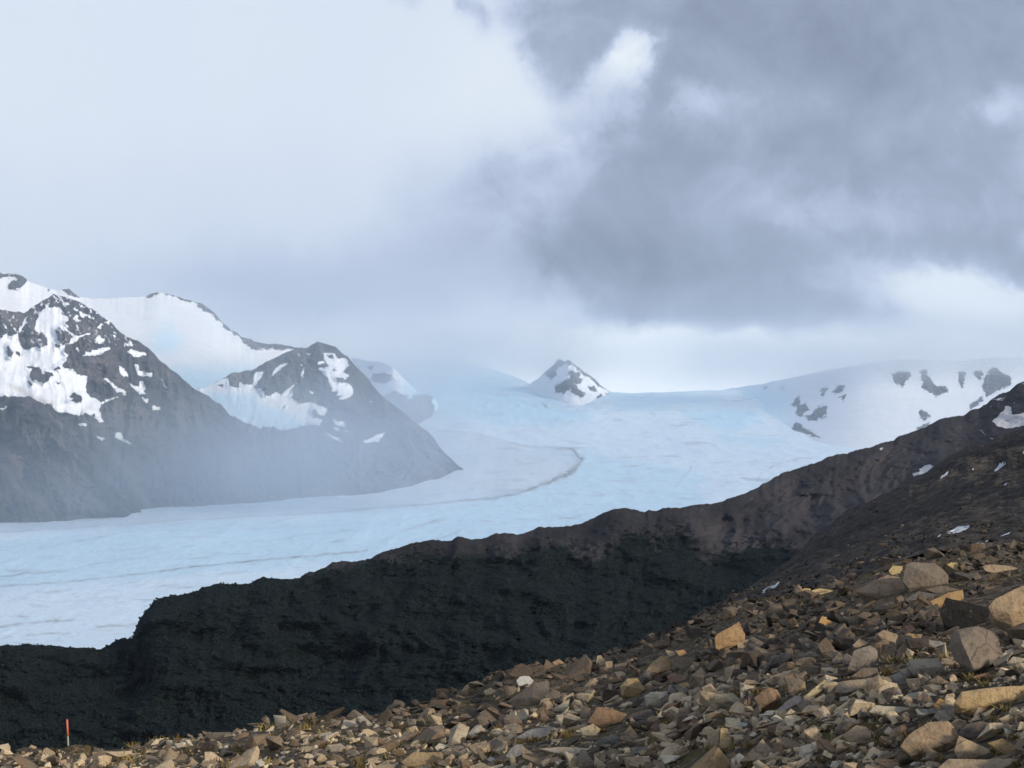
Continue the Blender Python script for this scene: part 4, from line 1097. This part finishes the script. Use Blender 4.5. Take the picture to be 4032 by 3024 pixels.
    hero('ochre brown slab at the lower right', 'ochre brown slab', (0.31, 0.22, 0.11), R8, [(1178, 1482), (1280, 1448), (1423, 1530), (1412, 1565), (1290, 1555)], (), 0.8, 0.35, name=S)
    hero('wide flat grey tan slab along the bottom edge', 'wide flat bottom slab', (0.34, 0.27, 0.18), R8, [(790, 1690), (900, 1592), (1250, 1588), (1436, 1600), (1560, 1650), (1560, 1720), (850, 1720)], (), 1.1, 0.25, name=S)
    hero('tan and grey rock with a lit left shoulder', 'tan rock with lit shoulder', (0.34, 0.26, 0.17), R8, [(150, 1430), (200, 1388), (250, 1358), (312, 1368), (482, 1470), (420, 1487), (200, 1480)], [(330, 1420, -0.1)], 0.6, 0.4)
    hero('flat brown plate sloping right near the bottom', 'flat brown plate', (0.29, 0.21, 0.13), R8, [(-40, 1430), (40, 1462), (135, 1540), (100, 1560), (-30, 1510)], (), 0.7, 0.3, name=S)
    hero('lens-shaped grey slab above a black gap', 'lens-shaped grey slab', (0.24, 0.215, 0.19), R8, [(608, 795), (720, 753), (840, 758), (903, 790), (870, 810), (640, 818)], (), 1.0, 0.35, name=S)
    hero('flat rusty stone at the foot of the big dark-sided boulder', 'flat rusty stone', 'rust', R8, [(852, 1032), (930, 973), (984, 980), (962, 1012), (880, 1034)], (), 1.0, 0.4)
    hero('rusty stone below the overhanging foot of the big boulder', 'rusty stone', (0.25, 0.155, 0.10), R8, [(1060, 1015), (1180, 983), (1243, 1012), (1150, 1034)], (), 1.0, 0.4)
    hero('pale cream rock with moss right of the big dark-sided boulder', 'pale mossy rock', 'pale', R8, [(1308, 922), (1360, 868), (1436, 878), (1520, 900), (1450, 945), (1350, 945)], (), 0.6, 0.5)
    hero('pinkish pointed stone in the middle of the rubble', 'pinkish pointed stone', (0.33, 0.21, 0.15), R8, [(555, 690), (590, 660), (640, 643), (672, 680), (620, 712)], (), 0.4, 0.6)
    hero('small upright cream stone left of the pinkish one', 'upright cream stone by the pinkish one', 'cream', R8, [(443, 702), (476, 668), (478, 722), (450, 734)], (), 0.2, 0.6)
    hero('grey slab below the large crest boulder', 'grey slab below the crest boulder', 'grey', R8, [(740, 395), (850, 368), (993, 400), (960, 420), (800, 418)], (), 0.9, 0.4, name=S)
    hero('dark grey slab between the broad rusty slab and the ribbed wedge', 'dark grey slab', (0.12, 0.11, 0.10), R8, [(590, 470), (690, 408), (803, 430), (792, 472), (620, 485)], (), 0.8, 0.4, name=S)
    hero('tan mossy hummock of stone in mid rubble', 'tan mossy stone', (0.31, 0.22, 0.12), R8, [(520, 790), (545, 730), (620, 705), (720, 715), (690, 770), (590, 808)], (), 0.6, 0.5)
    hero('ochre stone below the upright cream one', 'ochre stone', 'tan', R8, [(225, 790), (270, 742), (345, 775), (300, 805), (240, 805)], (), 0.7, 0.5)
    # left and centre
    hero('cream pointed stone on the skyline', 'cream pointed skyline stone', 'cream', R6, [(1700, 845), (1712, 768), (1740, 763), (1787, 820), (1760, 848)], (), 0.2, 0.6)
    hero('upright tan stone right of the cream pointed one', 'upright tan skyline stone', 'tan', R6, [(1778, 815), (1832, 808), (1838, 902), (1780, 904)], (), 0.2, 0.7)
    hero('brownish square stone on the skyline', 'brownish square stone', (0.22, 0.17, 0.125), R6, [(1852, 840), (1950, 818), (1953, 888), (1850, 884)], (), 0.2, 0.7)
    hero('smooth whitish oval stone', 'smooth whitish oval stone', 'white', R6, [(1072, 965), (1100, 935), (1140, 928), (1172, 930), (1212, 965), (1180, 998), (1090, 1004)], (), 0.5, 0.7)
    hero('brown pointed stone on the skyline above the whitish oval', 'brown pointed skyline stone', 'brown', R6, [(1285, 860), (1308, 793), (1382, 850), (1320, 875)], (), 0.3, 0.7)
    hero('tan brown capstone on the skyline', 'tan brown capstone', (0.30, 0.21, 0.13), R6, [(1355, 820), (1410, 793), (1453, 825), (1380, 845)], (), 0.5, 0.7)
    hero('dark brown lumpy rock on the skyline above the whitish oval', 'dark brown lumpy rock', (0.11, 0.085, 0.065), R6, [(1022, 925), (1058, 848), (1110, 828), (1200, 858), (1205, 925), (1080, 940)], (), 0.3, 0.6)
    hero('tan knob with a shaded right side on the lower skyline', 'tan skyline knob', 'tan', R6, [(635, 1060), (660, 1010), (700, 983), (747, 990), (742, 1042), (680, 1080)], [(690, 1030, -0.2)], 0.3, 0.6)
    hero('round pale cream stone on dark rubble', 'round pale cream stone', 'cream', R6, [(818, 1047), (870, 1022), (912, 1045), (882, 1078), (830, 1074)], (), 0.5, 0.7)
    hero('tan cube with yellow lichen above a black hollow', 'tan lichen cube', (0.36, 0.27, 0.14), R6, [(1895, 1010), (1950, 948), (2030, 943), (2093, 1040), (2000, 1095), (1910, 1085)], [(1950, 1005, -0.22)], 0.35, 0.6)
    hero('broad brown slab with a rust-red underside', 'broad brown slab', (0.25, 0.165, 0.10), R6, [(1635, 1295), (1710, 1172), (1800, 1178), (1880, 1213), (1953, 1230), (1900, 1293), (1760, 1335)], [(1760, 1260, -0.1)], 0.6, 0.4)
    hero('long grey slab with a cream tip', 'long grey slab with cream tip', (0.26, 0.25, 0.23), R6, [(1070, 1415), (1180, 1348), (1372, 1322), (1342, 1392), (1180, 1436)], (), 0.8, 0.3, name=S)
    hero('bluish grey slab right of the broad brown one', 'bluish grey slab', 'slate', R6, [(1940, 1265), (1985, 1225), (2130, 1188), (2203, 1240), (2100, 1275)], (), 0.8, 0.4, name=S)
    hero('grey wedge beside a long tan slab near the bottom', 'grey wedge near the bottom', (0.30, 0.29, 0.26), R6, [(985, 1560), (1030, 1500), (1080, 1468), (1122, 1470), (1112, 1552), (1020, 1587)], (), 0.4, 0.5)
    hero('long tan slab sloping down right near the bottom', 'long sloping tan slab', 'tan', R6, [(1110, 1478), (1170, 1538), (1333, 1620), (1280, 1646), (1120, 1570)], (), 0.7, 0.35, name=S)
    hero('broad mossy brown slab at the bottom left of centre', 'broad mossy slab', (0.31, 0.23, 0.13), R6, [(155, 1605), (260, 1528), (480, 1528), (545, 1582), (400, 1626), (200, 1645)], (), 0.9, 0.3, name=S)
    hero('cream angular stone near the bottom', 'cream angular stone', 'cream', R6, [(718, 1482), (760, 1453), (803, 1500), (760, 1543)], (), 0.4, 0.6)
    hero('pinkish brown stone right of the cream angular one', 'pinkish brown stone', (0.27, 0.20, 0.16), R6, [(798, 1480), (880, 1433), (913, 1480), (862, 1497)], (), 0.6, 0.6)
    hero('long thin pale slab lying flat on gravel', 'long thin pale slab', 'pale', R6, [(1248, 1502), (1400, 1488), (1640, 1492), (1763, 1500), (1700, 1543), (1540, 1565), (1380, 1536)], (), 1.1, 0.25, name=S)
    hero('cream blocky stone above the long thin pale slab', 'cream blocky stone', (0.47, 0.40, 0.26), R6, [(1575, 1345), (1680, 1308), (1743, 1350), (1692, 1404), (1600, 1394)], [(1650, 1360, -0.1)], 0.5, 0.6)
    hero('tan upright flake with a dark right edge', 'tan upright flake', 'tan', R6, [(1888, 1425), (1970, 1318), (2022, 1380), (2063, 1472), (1980, 1456)], (), 0.35, 0.4)
    hero('dark greenish grey block left of the tan flake', 'dark greenish block', (0.125, 0.125, 0.105), R6, [(1708, 1445), (1830, 1388), (1922, 1420), (1892, 1484), (1730, 1486)], [(1800, 1440, -0.1)], 0.5, 0.5)
    hero('cream flat stone on the bottom edge', 'cream bottom stone', 'cream', R6, [(698, 1645), (790, 1612), (863, 1640), (853, 1690), (712, 1680)], (), 0.7, 0.5)
    hero('small white stone near the bottom', 'small white stone', 'white', R6, [(838, 1592), (870, 1563), (922, 1600), (880, 1610)], (), 0.4, 0.7)
    hero('low tan rock left of the orange-topped marker post', 'low tan rock by the marker', 'tan', RP, [(90, 1290), (160, 1140), (240, 1110), (350, 1200), (460, 1240), (465, 1320), (300, 1350)], (), 0.4, 0.6)


build_heroes()


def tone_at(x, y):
    """rock kinds with painted light: pale sandstone brightened on the sunlit terrace, grey rubble darkened in the shaded hollow"""
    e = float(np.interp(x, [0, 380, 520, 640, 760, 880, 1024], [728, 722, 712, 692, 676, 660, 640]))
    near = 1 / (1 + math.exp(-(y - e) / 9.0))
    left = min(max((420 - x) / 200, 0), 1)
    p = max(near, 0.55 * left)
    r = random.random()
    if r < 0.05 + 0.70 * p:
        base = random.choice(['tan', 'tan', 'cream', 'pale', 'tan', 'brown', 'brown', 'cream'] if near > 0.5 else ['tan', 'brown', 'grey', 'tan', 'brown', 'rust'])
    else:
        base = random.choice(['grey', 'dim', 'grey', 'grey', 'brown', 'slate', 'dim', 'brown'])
    f = random.uniform(0.74, 1.15) * (0.82 + 0.45 * near)  # puts sunlight into the terrace stones' colour and shade into the hollow's
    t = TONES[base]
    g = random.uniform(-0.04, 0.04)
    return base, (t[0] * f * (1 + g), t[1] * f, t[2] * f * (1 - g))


def random_stone_points(r, flat):
    pts = []
    sx, sy, sz = r * random.uniform(0.9, 1.4), r * random.uniform(0.55, 0.95), r * flat
    cutn = random.randint(9, 14)
    for _ in range(cutn):
        v = Vector((random.uniform(-1, 1), random.uniform(-1, 1), random.uniform(-1, 1)))
        m = max(abs(v.x), abs(v.y), abs(v.z))
        v = v / m * random.uniform(0.82, 1.0)
        pts.append(Vector((v.x * sx, v.y * sy, v.z * sz)))
    return pts


WORD = {'tan': 'tan', 'cream': 'cream', 'pale': 'pale', 'brown': 'brown', 'grey': 'grey', 'rust': 'rusty', 'dim': 'dark grey', 'slate': 'slate grey', 'dark': 'blackish', 'orange': 'orange'}


def build_stones():
    random.seed(21)
    placed = [(h[0], h[1], max(h[2], h[3]) * 0.5) for h in HEROES]
    used = {}
    n = tries = 0
    while n < 204 and tries < 60000:
        tries += 1
        x = random.uniform(-6, 1030)
        yc = float(G_CR(x))
        if random.random() > (774 - yc) / 225:
            continue
        y = random.uniform(yc + 3, 774)
        far = (y - yc) / (774 - yc)
        wpx = random.uniform(18, 34) if random.random() < 0.7 else random.uniform(32, 56)
        if x < 420 or far < 0.2:
            wpx *= 0.62
        s = (768 - y) / (768 - yc)
        P = g_point(np.array(x), np.array(s))
        y = float(sight_y(P))
        if y - 0.25 * wpx < yc - 8 or y > 776:
            continue
        ok = True
        for (hx_, hy_, hw, hh, _) in HEROES:
            if abs(x - hx_) < wpx * 0.45 + hw * 0.5 and -hh * 0.5 - wpx * 0.2 < y - hy_ < hh * 0.5 + wpx * 0.30:
                ok = False
                break
        for (px, py, pr) in placed[len(HEROES):]:
            dx, dy = (x - px) / (wpx * 0.42 + pr * 0.85), (y - py) / (wpx * 0.26 + pr * 0.6)
            if dx * dx + dy * dy < 0.62:
                ok = False
                break
        if not ok:
            continue
        placed.append((x, y, wpx * 0.5))
        D = float(P[1])
        r = 0.5 * wpx * D / F
        flat = random.choice([0.28, 0.35, 0.45, 0.55, 0.75])
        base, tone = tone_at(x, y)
        me = rough_mesh('rock', random_stone_points(r, flat), tone, 2 * r, cuts=2 if wpx > 18 else 1, amp=0.013, bev=0.008, seed=n + 100)
        o = bpy.data.objects.new('rock', me)
        o.location = Vector(P) + Vector((0, 0, r * flat * 0.45))
        o.rotation_euler = (random.gauss(0.05, 0.28), random.gauss(-0.1, 0.3), random.uniform(0, 6.28))
        COL.objects.link(o)
        # a label of its own: colour, shape, and the prominent rock it lies by
        hx = sorted(HEROES, key=lambda h: math.hypot((x - h[0]) / max(h[2], 20), (y - h[1]) / max(h[3], 14)))
        shape = 'flat' if flat < 0.4 else ('angular' if flat < 0.6 else 'chunky')
        sizew = 'small ' if wpx < 17 else ('' if wpx < 30 else 'large ')
        done = None
        for h in hx[:14]:
            dx, dy = x - h[0], y - h[1]
            if abs(dx) > 1.3 * abs(dy):
                rel = 'to the right of' if dx > 0 else 'to the left of'
            else:
                rel = 'below' if dy > 0 else 'above'
            dist = math.hypot(dx / max(h[2], 20), dy / max(h[3], 14))
            near = 'just ' if dist < 1.5 else ('' if dist < 3 else 'well ')
            lab = '%s%s %s rock %s%s the %s' % (sizew, WORD[base], shape, near, rel, h[4])
            if lab not in used and len(lab.split()) <= 16:
                done = lab
                break
        used[done] = 1
        tag(o, done, 'rock', 'rocks strewn over the slope')
        n += 1
        assert len(done.split()) <= 16, done
    print('individual rocks', n, 'tries', tries)
    return placed


PLACED = build_stones()


def build_rubble():
    """everything smaller: thousands of broken stones in one bed"""
    random.seed(5)
    lib = []
    for k in range(36):
        bm = bmesh.new()
        for p in random_stone_points(1.0, random.choice([0.3, 0.4, 0.5, 0.6, 0.8])):
            bm.verts.new(p)
        r = bmesh.ops.convex_hull(bm, input=bm.verts)
        bmesh.ops.delete(bm, geom=list({e for e in r['geom_interior'] + r['geom_unused'] if isinstance(e, bmesh.types.BMVert)}), context='VERTS')
        bmesh.ops.bevel(bm, geom=list(bm.edges), offset=0.02, segments=1, affect='EDGES', clamp_overlap=True)
        bmesh.ops.triangulate(bm, faces=bm.faces)
        bmesh.ops.recalc_face_normals(bm, faces=bm.faces)
        bm.verts.index_update()
        lib.append((np.array([v.co[:] for v in bm.verts]), np.array([[v.index for v in f.verts] for f in bm.faces])))
        bm.free()
    g = np.random.default_rng(11)
    VS, FS, TS, off = [], [], [], 0

    def add(x, s, wpx, sink=0.3, P=None, tones=None):
        nonlocal off
        if P is None:
            P = g_point(x, s)
        D = P[:, 1]
        r = 0.5 * wpx * D / F
        pick = g.integers(0, len(lib), len(r))
        for k in range(len(lib)):
            sel = np.where(pick == k)[0]
            if not len(sel):
                continue
            v, f = lib[k]
            a, b, c = g.uniform(0, 6.28, len(sel)), g.normal(0.1, 0.36, len(sel)), g.normal(-0.2, 0.36, len(sel))
            ca, sa, cb, sb, cc, sc = np.cos(a), np.sin(a), np.cos(b), np.sin(b), np.cos(c), np.sin(c)
            R = np.zeros((len(sel), 3, 3))
            Rz = np.zeros_like(R); Rz[:, 0, 0] = ca; Rz[:, 0, 1] = -sa; Rz[:, 1, 0] = sa; Rz[:, 1, 1] = ca; Rz[:, 2, 2] = 1
            Rx = np.zeros_like(R); Rx[:, 1, 1] = cb; Rx[:, 1, 2] = -sb; Rx[:, 2, 1] = sb; Rx[:, 2, 2] = cb; Rx[:, 0, 0] = 1
            Ry = np.zeros_like(R); Ry[:, 0, 0] = cc; Ry[:, 0, 2] = sc; Ry[:, 2, 0] = -sc; Ry[:, 2, 2] = cc; Ry[:, 1, 1] = 1
            R = Ry @ Rx @ Rz
            w = np.einsum('nij,vj->nvi', R, v) * r[sel][:, None, None] + P[sel][:, None, :]
            w[..., 2] += (r[sel] * sink * g.uniform(-0.6, 3.2, len(sel)))[:, None]
            VS.append(w.reshape(-1, 3))
            FS.append((f[None] + (np.arange(len(sel)) * len(v))[:, None, None] + off).reshape(-1, 3))
            off += len(sel) * len(v)
            TS.append(np.repeat(np.concatenate([tones[sel], np.ones((len(sel), 1))], 1), len(v), 0))

    PL = np.array([(h[0], h[1] + 0.12 * h[3], h[2] * 0.50, h[3] * 0.60) for h in HEROES] + [(p[0], p[1], p[2] * 0.62, p[2] * 0.26) for p in PLACED[len(HEROES):]])

    def clear(x, y, w):
        ok = np.ones(len(x), bool)
        for px, py, rx, ry in PL:
            ok &= ((x - px) / (rx + 0.06 * w)) ** 4 + ((y - py) / (ry + 0.15 * w)) ** 4 > 0.85
        return ok

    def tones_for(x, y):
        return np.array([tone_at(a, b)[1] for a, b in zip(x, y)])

    # stones of middling size, evenly over the view and some way beyond its sides
    n = 40000
    x = g.uniform(-500, 1530, n)
    y = G_CR(x) + (856 - G_CR(x)) * g.random(n)
    s = (768 - y) / (768 - G_CR(x))
    keep = g.random(n) < np.clip((856 - G_CR(x)) / 310, 0.15, 1)
    x, s = x[keep], s[keep]
    y = sight_y(g_point(x, s))
    w = g.uniform(7, 18, len(x)) * np.where(g.random(len(x)) < 0.3, 1.5, 1.0)
    w = w * np.where((x < 420) | (s > 0.8), 0.72, 1.0)
    ok = clear(x, y, w)
    x, s, y, w = x[ok], s[ok], y[ok], w[ok]
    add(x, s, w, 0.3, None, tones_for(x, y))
    # grit in the gaps of the near ground
    n = 52000
    x = g.uniform(-500, 1530, n)
    y = G_CR(x) + (856 - G_CR(x)) * g.random(n)
    s = (768 - y) / (768 - G_CR(x))
    keep = g.random(n) < np.clip((856 - G_CR(x)) / 310, 0.15, 1)
    x, s = x[keep], s[keep]
    y = sight_y(g_point(x, s))
    ok = clear(x, y - 1.5, -3.0)
    x, s, y = x[ok], s[ok], y[ok]
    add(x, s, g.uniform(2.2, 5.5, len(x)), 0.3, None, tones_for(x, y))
    # loose stones on the dark hillside behind
    Q = SCREE_P.reshape(-1, 3)
    sel = g.integers(0, len(Q), 9000)
    Pq = Q[sel] + np.stack([g.uniform(-0.3, 0.3, 9000), g.uniform(-0.5, 0.5, 9000), np.zeros(9000)], -1)
    pal = np.array([TONES[k] for k in ('dim', 'dark', 'dim', 'dark', 'grey', 'brown', 'dark')]) * 0.75
    tn = pal[g.integers(0, len(pal), 9000)] * g.uniform(0.6, 1.2, (9000, 1))
    wq = g.uniform(1.0, 2.6, 9000) * np.where(g.random(9000) < 0.06, 1.8, 1.0) * np.interp(Pq[:, 1], [46, 60, 90, 250], [2.2, 1.2, 0.8, 0.6])
    add(None, None, wq, 0.2, Pq, tn)
    o = mesh_np('rubble', np.concatenate(VS), np.concatenate(FS), M_stone, False, {'tone': np.concatenate(TS)}, nside=3)
    tag(o, 'bed of broken tan and grey stones covering the whole slope', 'rubble', kind='stuff')


build_rubble()


def build_tufts():
    """dry moss and grass in the gaps of the near terrace"""
    g = np.random.default_rng(3)
    n = 900
    x = g.uniform(-100, 1150, n)
    y = g.uniform(650, 790, n)
    e = np.interp(x, [0, 380, 520, 640, 760, 880, 1024], [740, 728, 716, 698, 684, 664, 640])
    ok = (y > e) & (fbm(x / 60, y / 18, 3.0, oct=3) > 0.05)
    x, y = x[ok], y[ok]
    s = (768 - y) / (768 - G_CR(x))
    P = g_point(x, s)
    nb = 26
    m = len(x)
    D = P[:, 1]
    h = (g.uniform(4, 9, (m, nb)) * D[:, None] / F)
    a = g.uniform(0, 6.28, (m, nb))
    rad = g.uniform(0, 6, (m, nb)) * D[:, None] / F
    cx = P[:, None, 0] + np.cos(a) * rad * 1.4
    cy = P[:, None, 1] + np.sin(a) * rad
    cz = P[:, None, 2] + 0.0 * cx
    b = g.uniform(0, 6.28, (m, nb))
    wd = 0.0009 * D[:, None] * g.uniform(0.5, 1.2, (m, nb))
    v0 = np.stack([cx - np.cos(b) * wd, cy - np.sin(b) * wd, cz], -1)
    v1 = np.stack([cx + np.cos(b) * wd, cy + np.sin(b) * wd, cz], -1)
    v2 = np.stack([cx + g.normal(0, 0.5, (m, nb)) * h, cy + g.normal(0, 0.5, (m, nb)) * h, cz + h], -1)
    vv = np.stack([v0, v1, v2], 2).reshape(-1, 3)
    ff = np.arange(len(vv)).reshape(-1, 3)
    pal = np.array([[0.16, 0.115, 0.045], [0.10, 0.075, 0.035], [0.22, 0.17, 0.07], [0.075, 0.06, 0.03]])
    tn = np.repeat(np.concatenate([pal[g.integers(0, 4, m)], np.ones((m, 1))], 1), nb * 3, 0)
    mt, q = new_mat('dry_moss')
    tone = q.node('ShaderNodeAttribute', attribute_name='tone').outputs['Color']
    finish(q, tone, 0.95, spec=0.05)
    o = mesh_np('grass', vv, ff, mt, False, {'tone': tn}, nside=3)
    tag(o, 'short dry brown moss and grass between the near stones', 'grass', kind='stuff')


build_tufts()


def tube(name, p0, p1, r0, r1, mat, parent, seg=14, cap=0.15):
    bm = bmesh.new()
    d = (p1 - p0)
    rot = d.to_track_quat('Z', 'Y').to_matrix()
    rings = []
    L = d.length
    for k, (z, r) in enumerate([(0, r0), (L * 0.5, (r0 + r1) / 2), (L - r1 * cap, r1), (L, r1 * 0.82)]):
        rings.append([bm.verts.new(p0 + rot @ Vector((r * math.cos(2 * math.pi * i / seg), r * math.sin(2 * math.pi * i / seg), z))) for i in range(seg)])
    for a, b in zip(rings[:-1], rings[1:]):
        for i in range(seg):
            bm.faces.new((a[i], a[(i + 1) % seg], b[(i + 1) % seg], b[i]))
    bm.faces.new(rings[-1])
    bm.faces.new(list(reversed(rings[0])))
    me = bpy.data.meshes.new(name)
    bm.to_mesh(me)
    bm.free()
    for p in me.polygons:
        p.use_smooth = len(p.vertices) == 4
    me.materials.append(mat)
    o = bpy.data.objects.new(name, me)
    o.parent = parent
    COL.objects.link(o)
    return o


def paint_mat(name, c, worn):
    m, q = new_mat(name)
    pos = q.node('ShaderNodeNewGeometry').outputs['Position']
    n = q.noise(pos, 22.0, 5, 0.7)
    finish(q, q.mix(q.sstep(n, 0.56, 0.70), c, worn), 0.6, n, 0.004, 0.6, 0.3)
    return m


def build_marker():
    D = 52.0
    p0, p1 = Vector(at(68.6, 752.5, D)), Vector(at(67.0, 719.6, D))
    root = bpy.data.objects.new('trail_marker', None)
    root.location = p0
    COL.objects.link(root)
    tag(root, 'thin trail marker post with orange painted top, standing on a dry mound', 'marker post')
    ax = p1 - p0
    tube('post', -ax * 0.25, ax * 0.52, 0.031, 0.029, paint_mat('pale_post', (0.25, 0.27, 0.225), (0.16, 0.155, 0.13)), root)
    tube('painted_top', ax * 0.5, ax, 0.036, 0.034, paint_mat('orange_paint', (0.50, 0.135, 0.065), (0.36, 0.15, 0.09)), root)
    # the mound it stands on
    bm = bmesh.new()
    bmesh.ops.create_icosphere(bm, subdivisions=5, radius=1.0)
    for v in bm.verts:
        c = v.co.copy()
        n = 1 + 0.20 * mnoise.noise(c * 2.2) + 0.12 * mnoise.noise(c * 6) + 0.07 * mnoise.noise(c * 15)
        v.co = Vector((c.x * 0.80 * n, c.y * 0.8 * n, c.z * 0.42 * n))
    me = bpy.data.meshes.new('mound')
    bm.to_mesh(me)
    bm.free()
    me.materials.append(M_soil)
    mo = bpy.data.objects.new('mound', me)
    mo.location = Vector(at(75.0, 758.5, D - 0.1))
    COL.objects.link(mo)
    tag(mo, 'low dry brown mound of earth and moss under the orange-topped post', 'mound')


build_marker()


# ------------------------------------------------------------------ valley floor far below and the air
def build_floor():
    v = [(-18000, -1200, -1500), (18000, -1200, -1500), (18000, 31000, -1500), (-18000, 31000, -1500)]
    o = mesh_np('valley_floor', v, [(0, 1, 2, 3)], M_ridge, False, {'mask': np.zeros((4, 4))})
    tag(o, 'dark valley floor far below the mountains', 'ground', kind='structure')


build_floor()


def build_haze():
    x, y0, y1, z0, z1 = 18500, -1500, 31500, -1501, 1480
    v = [(sx * x, yy, zz) for zz in (z0, z1) for yy in (y0, y1) for sx in (-1, 1)]
    f = [(0, 2, 3, 1), (4, 5, 7, 6), (0, 1, 5, 4), (2, 6, 7, 3), (0, 4, 6, 2), (1, 3, 7, 5)]
    m = bpy.data.materials.new('valley_air')
    m.use_nodes = True
    q = NT(m.node_tree)
    p = q.node('ShaderNodeVolumePrincipled')
    p.inputs['Color'].default_value = (0.76, 0.88, 1.0, 1)
    p.inputs['Density'].default_value = 2.1e-5
    p.inputs['Anisotropy'].default_value = 0.78
    out = q.node('ShaderNodeOutputMaterial')
    q.set(out.inputs['Volume'], p.outputs[0])
    o = mesh_np('haze', v, f, m, False)
    tag(o, 'pale blue haze that veils the distant mountains', 'haze', kind='stuff')


build_haze()


def build_mist():
    """thin veils of drifting mist: one hangs in the gap between the two dark peaks, others hide the head of the icefall, the white crest and the foot of the steep mountain"""
    for nm, lab, c, r, den in [
        ('mist', 'thin mist drifting in the gap between the two dark peaks', at(300, 448, 12900), (2300, 1200, 950), 4.4e-4),
        ('mist', 'low cloud bank hiding the head of the icefall behind the pointed peak', at(440, 358, 25500), (3800, 2600, 700), 3.8e-4),
        ('mist', 'low cloud lying along the crest of the white mountains', at(905, 356, 23000), (6800, 1500, 760), 5.6e-4),
        ('mist', 'pale low mist along the foot of the steep mountain', at(110, 480, 11500), (3200, 800, 760), 2.5e-4),
        ('mist', 'faint veil of mist over the dark outcrop beside the icefall', at(412, 398, 19300), (1000, 900, 700), 4.0e-4),
        ('mist', 'faint veil of mist in front of the smooth snow dome', at(235, 318, 16300), (3000, 500, 800), 3.8e-4)]:
        bm = bmesh.new()
        bmesh.ops.create_icosphere(bm, subdivisions=5, radius=1.0)
        for v in bm.verts:
            v.co = Vector((v.co.x * r[0], v.co.y * r[1], v.co.z * r[2]))
        me = bpy.data.meshes.new(nm)
        bm.to_mesh(me)
        bm.free()
        for p in me.polygons:
            p.use_smooth = True
        m = bpy.data.materials.new('mist_air')
        m.use_nodes = True
        q = NT(m.node_tree)
        p = q.node('ShaderNodeVolumePrincipled')
        p.inputs['Color'].default_value = (0.84, 0.92, 1.0, 1) if c[1] < 20000 else (0.97, 0.99, 1.0, 1)
        tc = q.node('ShaderNodeTexCoord').outputs['Object']
        ln = q.node('ShaderNodeVectorMath', operation='LENGTH')
        q.set(ln.inputs[0], q.vm('MULTIPLY', tc, (1 / r[0], 1 / r[1], 1 / r[2])))
        fall = q.m('SUBTRACT', 1.0, ln.outputs['Value'], clamp=True)
        nz = q.lin(q.noise(tc, 2.6 / r[0], 3.0, 0.6), 0.3, 0.7, 0.35, 1.65)
        q.set(p.inputs['Density'], q.m('MULTIPLY', q.m('MULTIPLY', q.m('POWER', fall, 1.2), nz), den * 2.6))
        p.inputs['Anisotropy'].default_value = 0.6 if c[1] < 20000 else 0.85
        q.set(q.node('ShaderNodeOutputMaterial').inputs['Volume'], p.outputs[0])
        me.materials.append(m)
        o = bpy.data.objects.new(nm, me)
        o.location = c
        COL.objects.link(o)
        tag(o, lab, 'mist', kind='stuff')


build_mist()
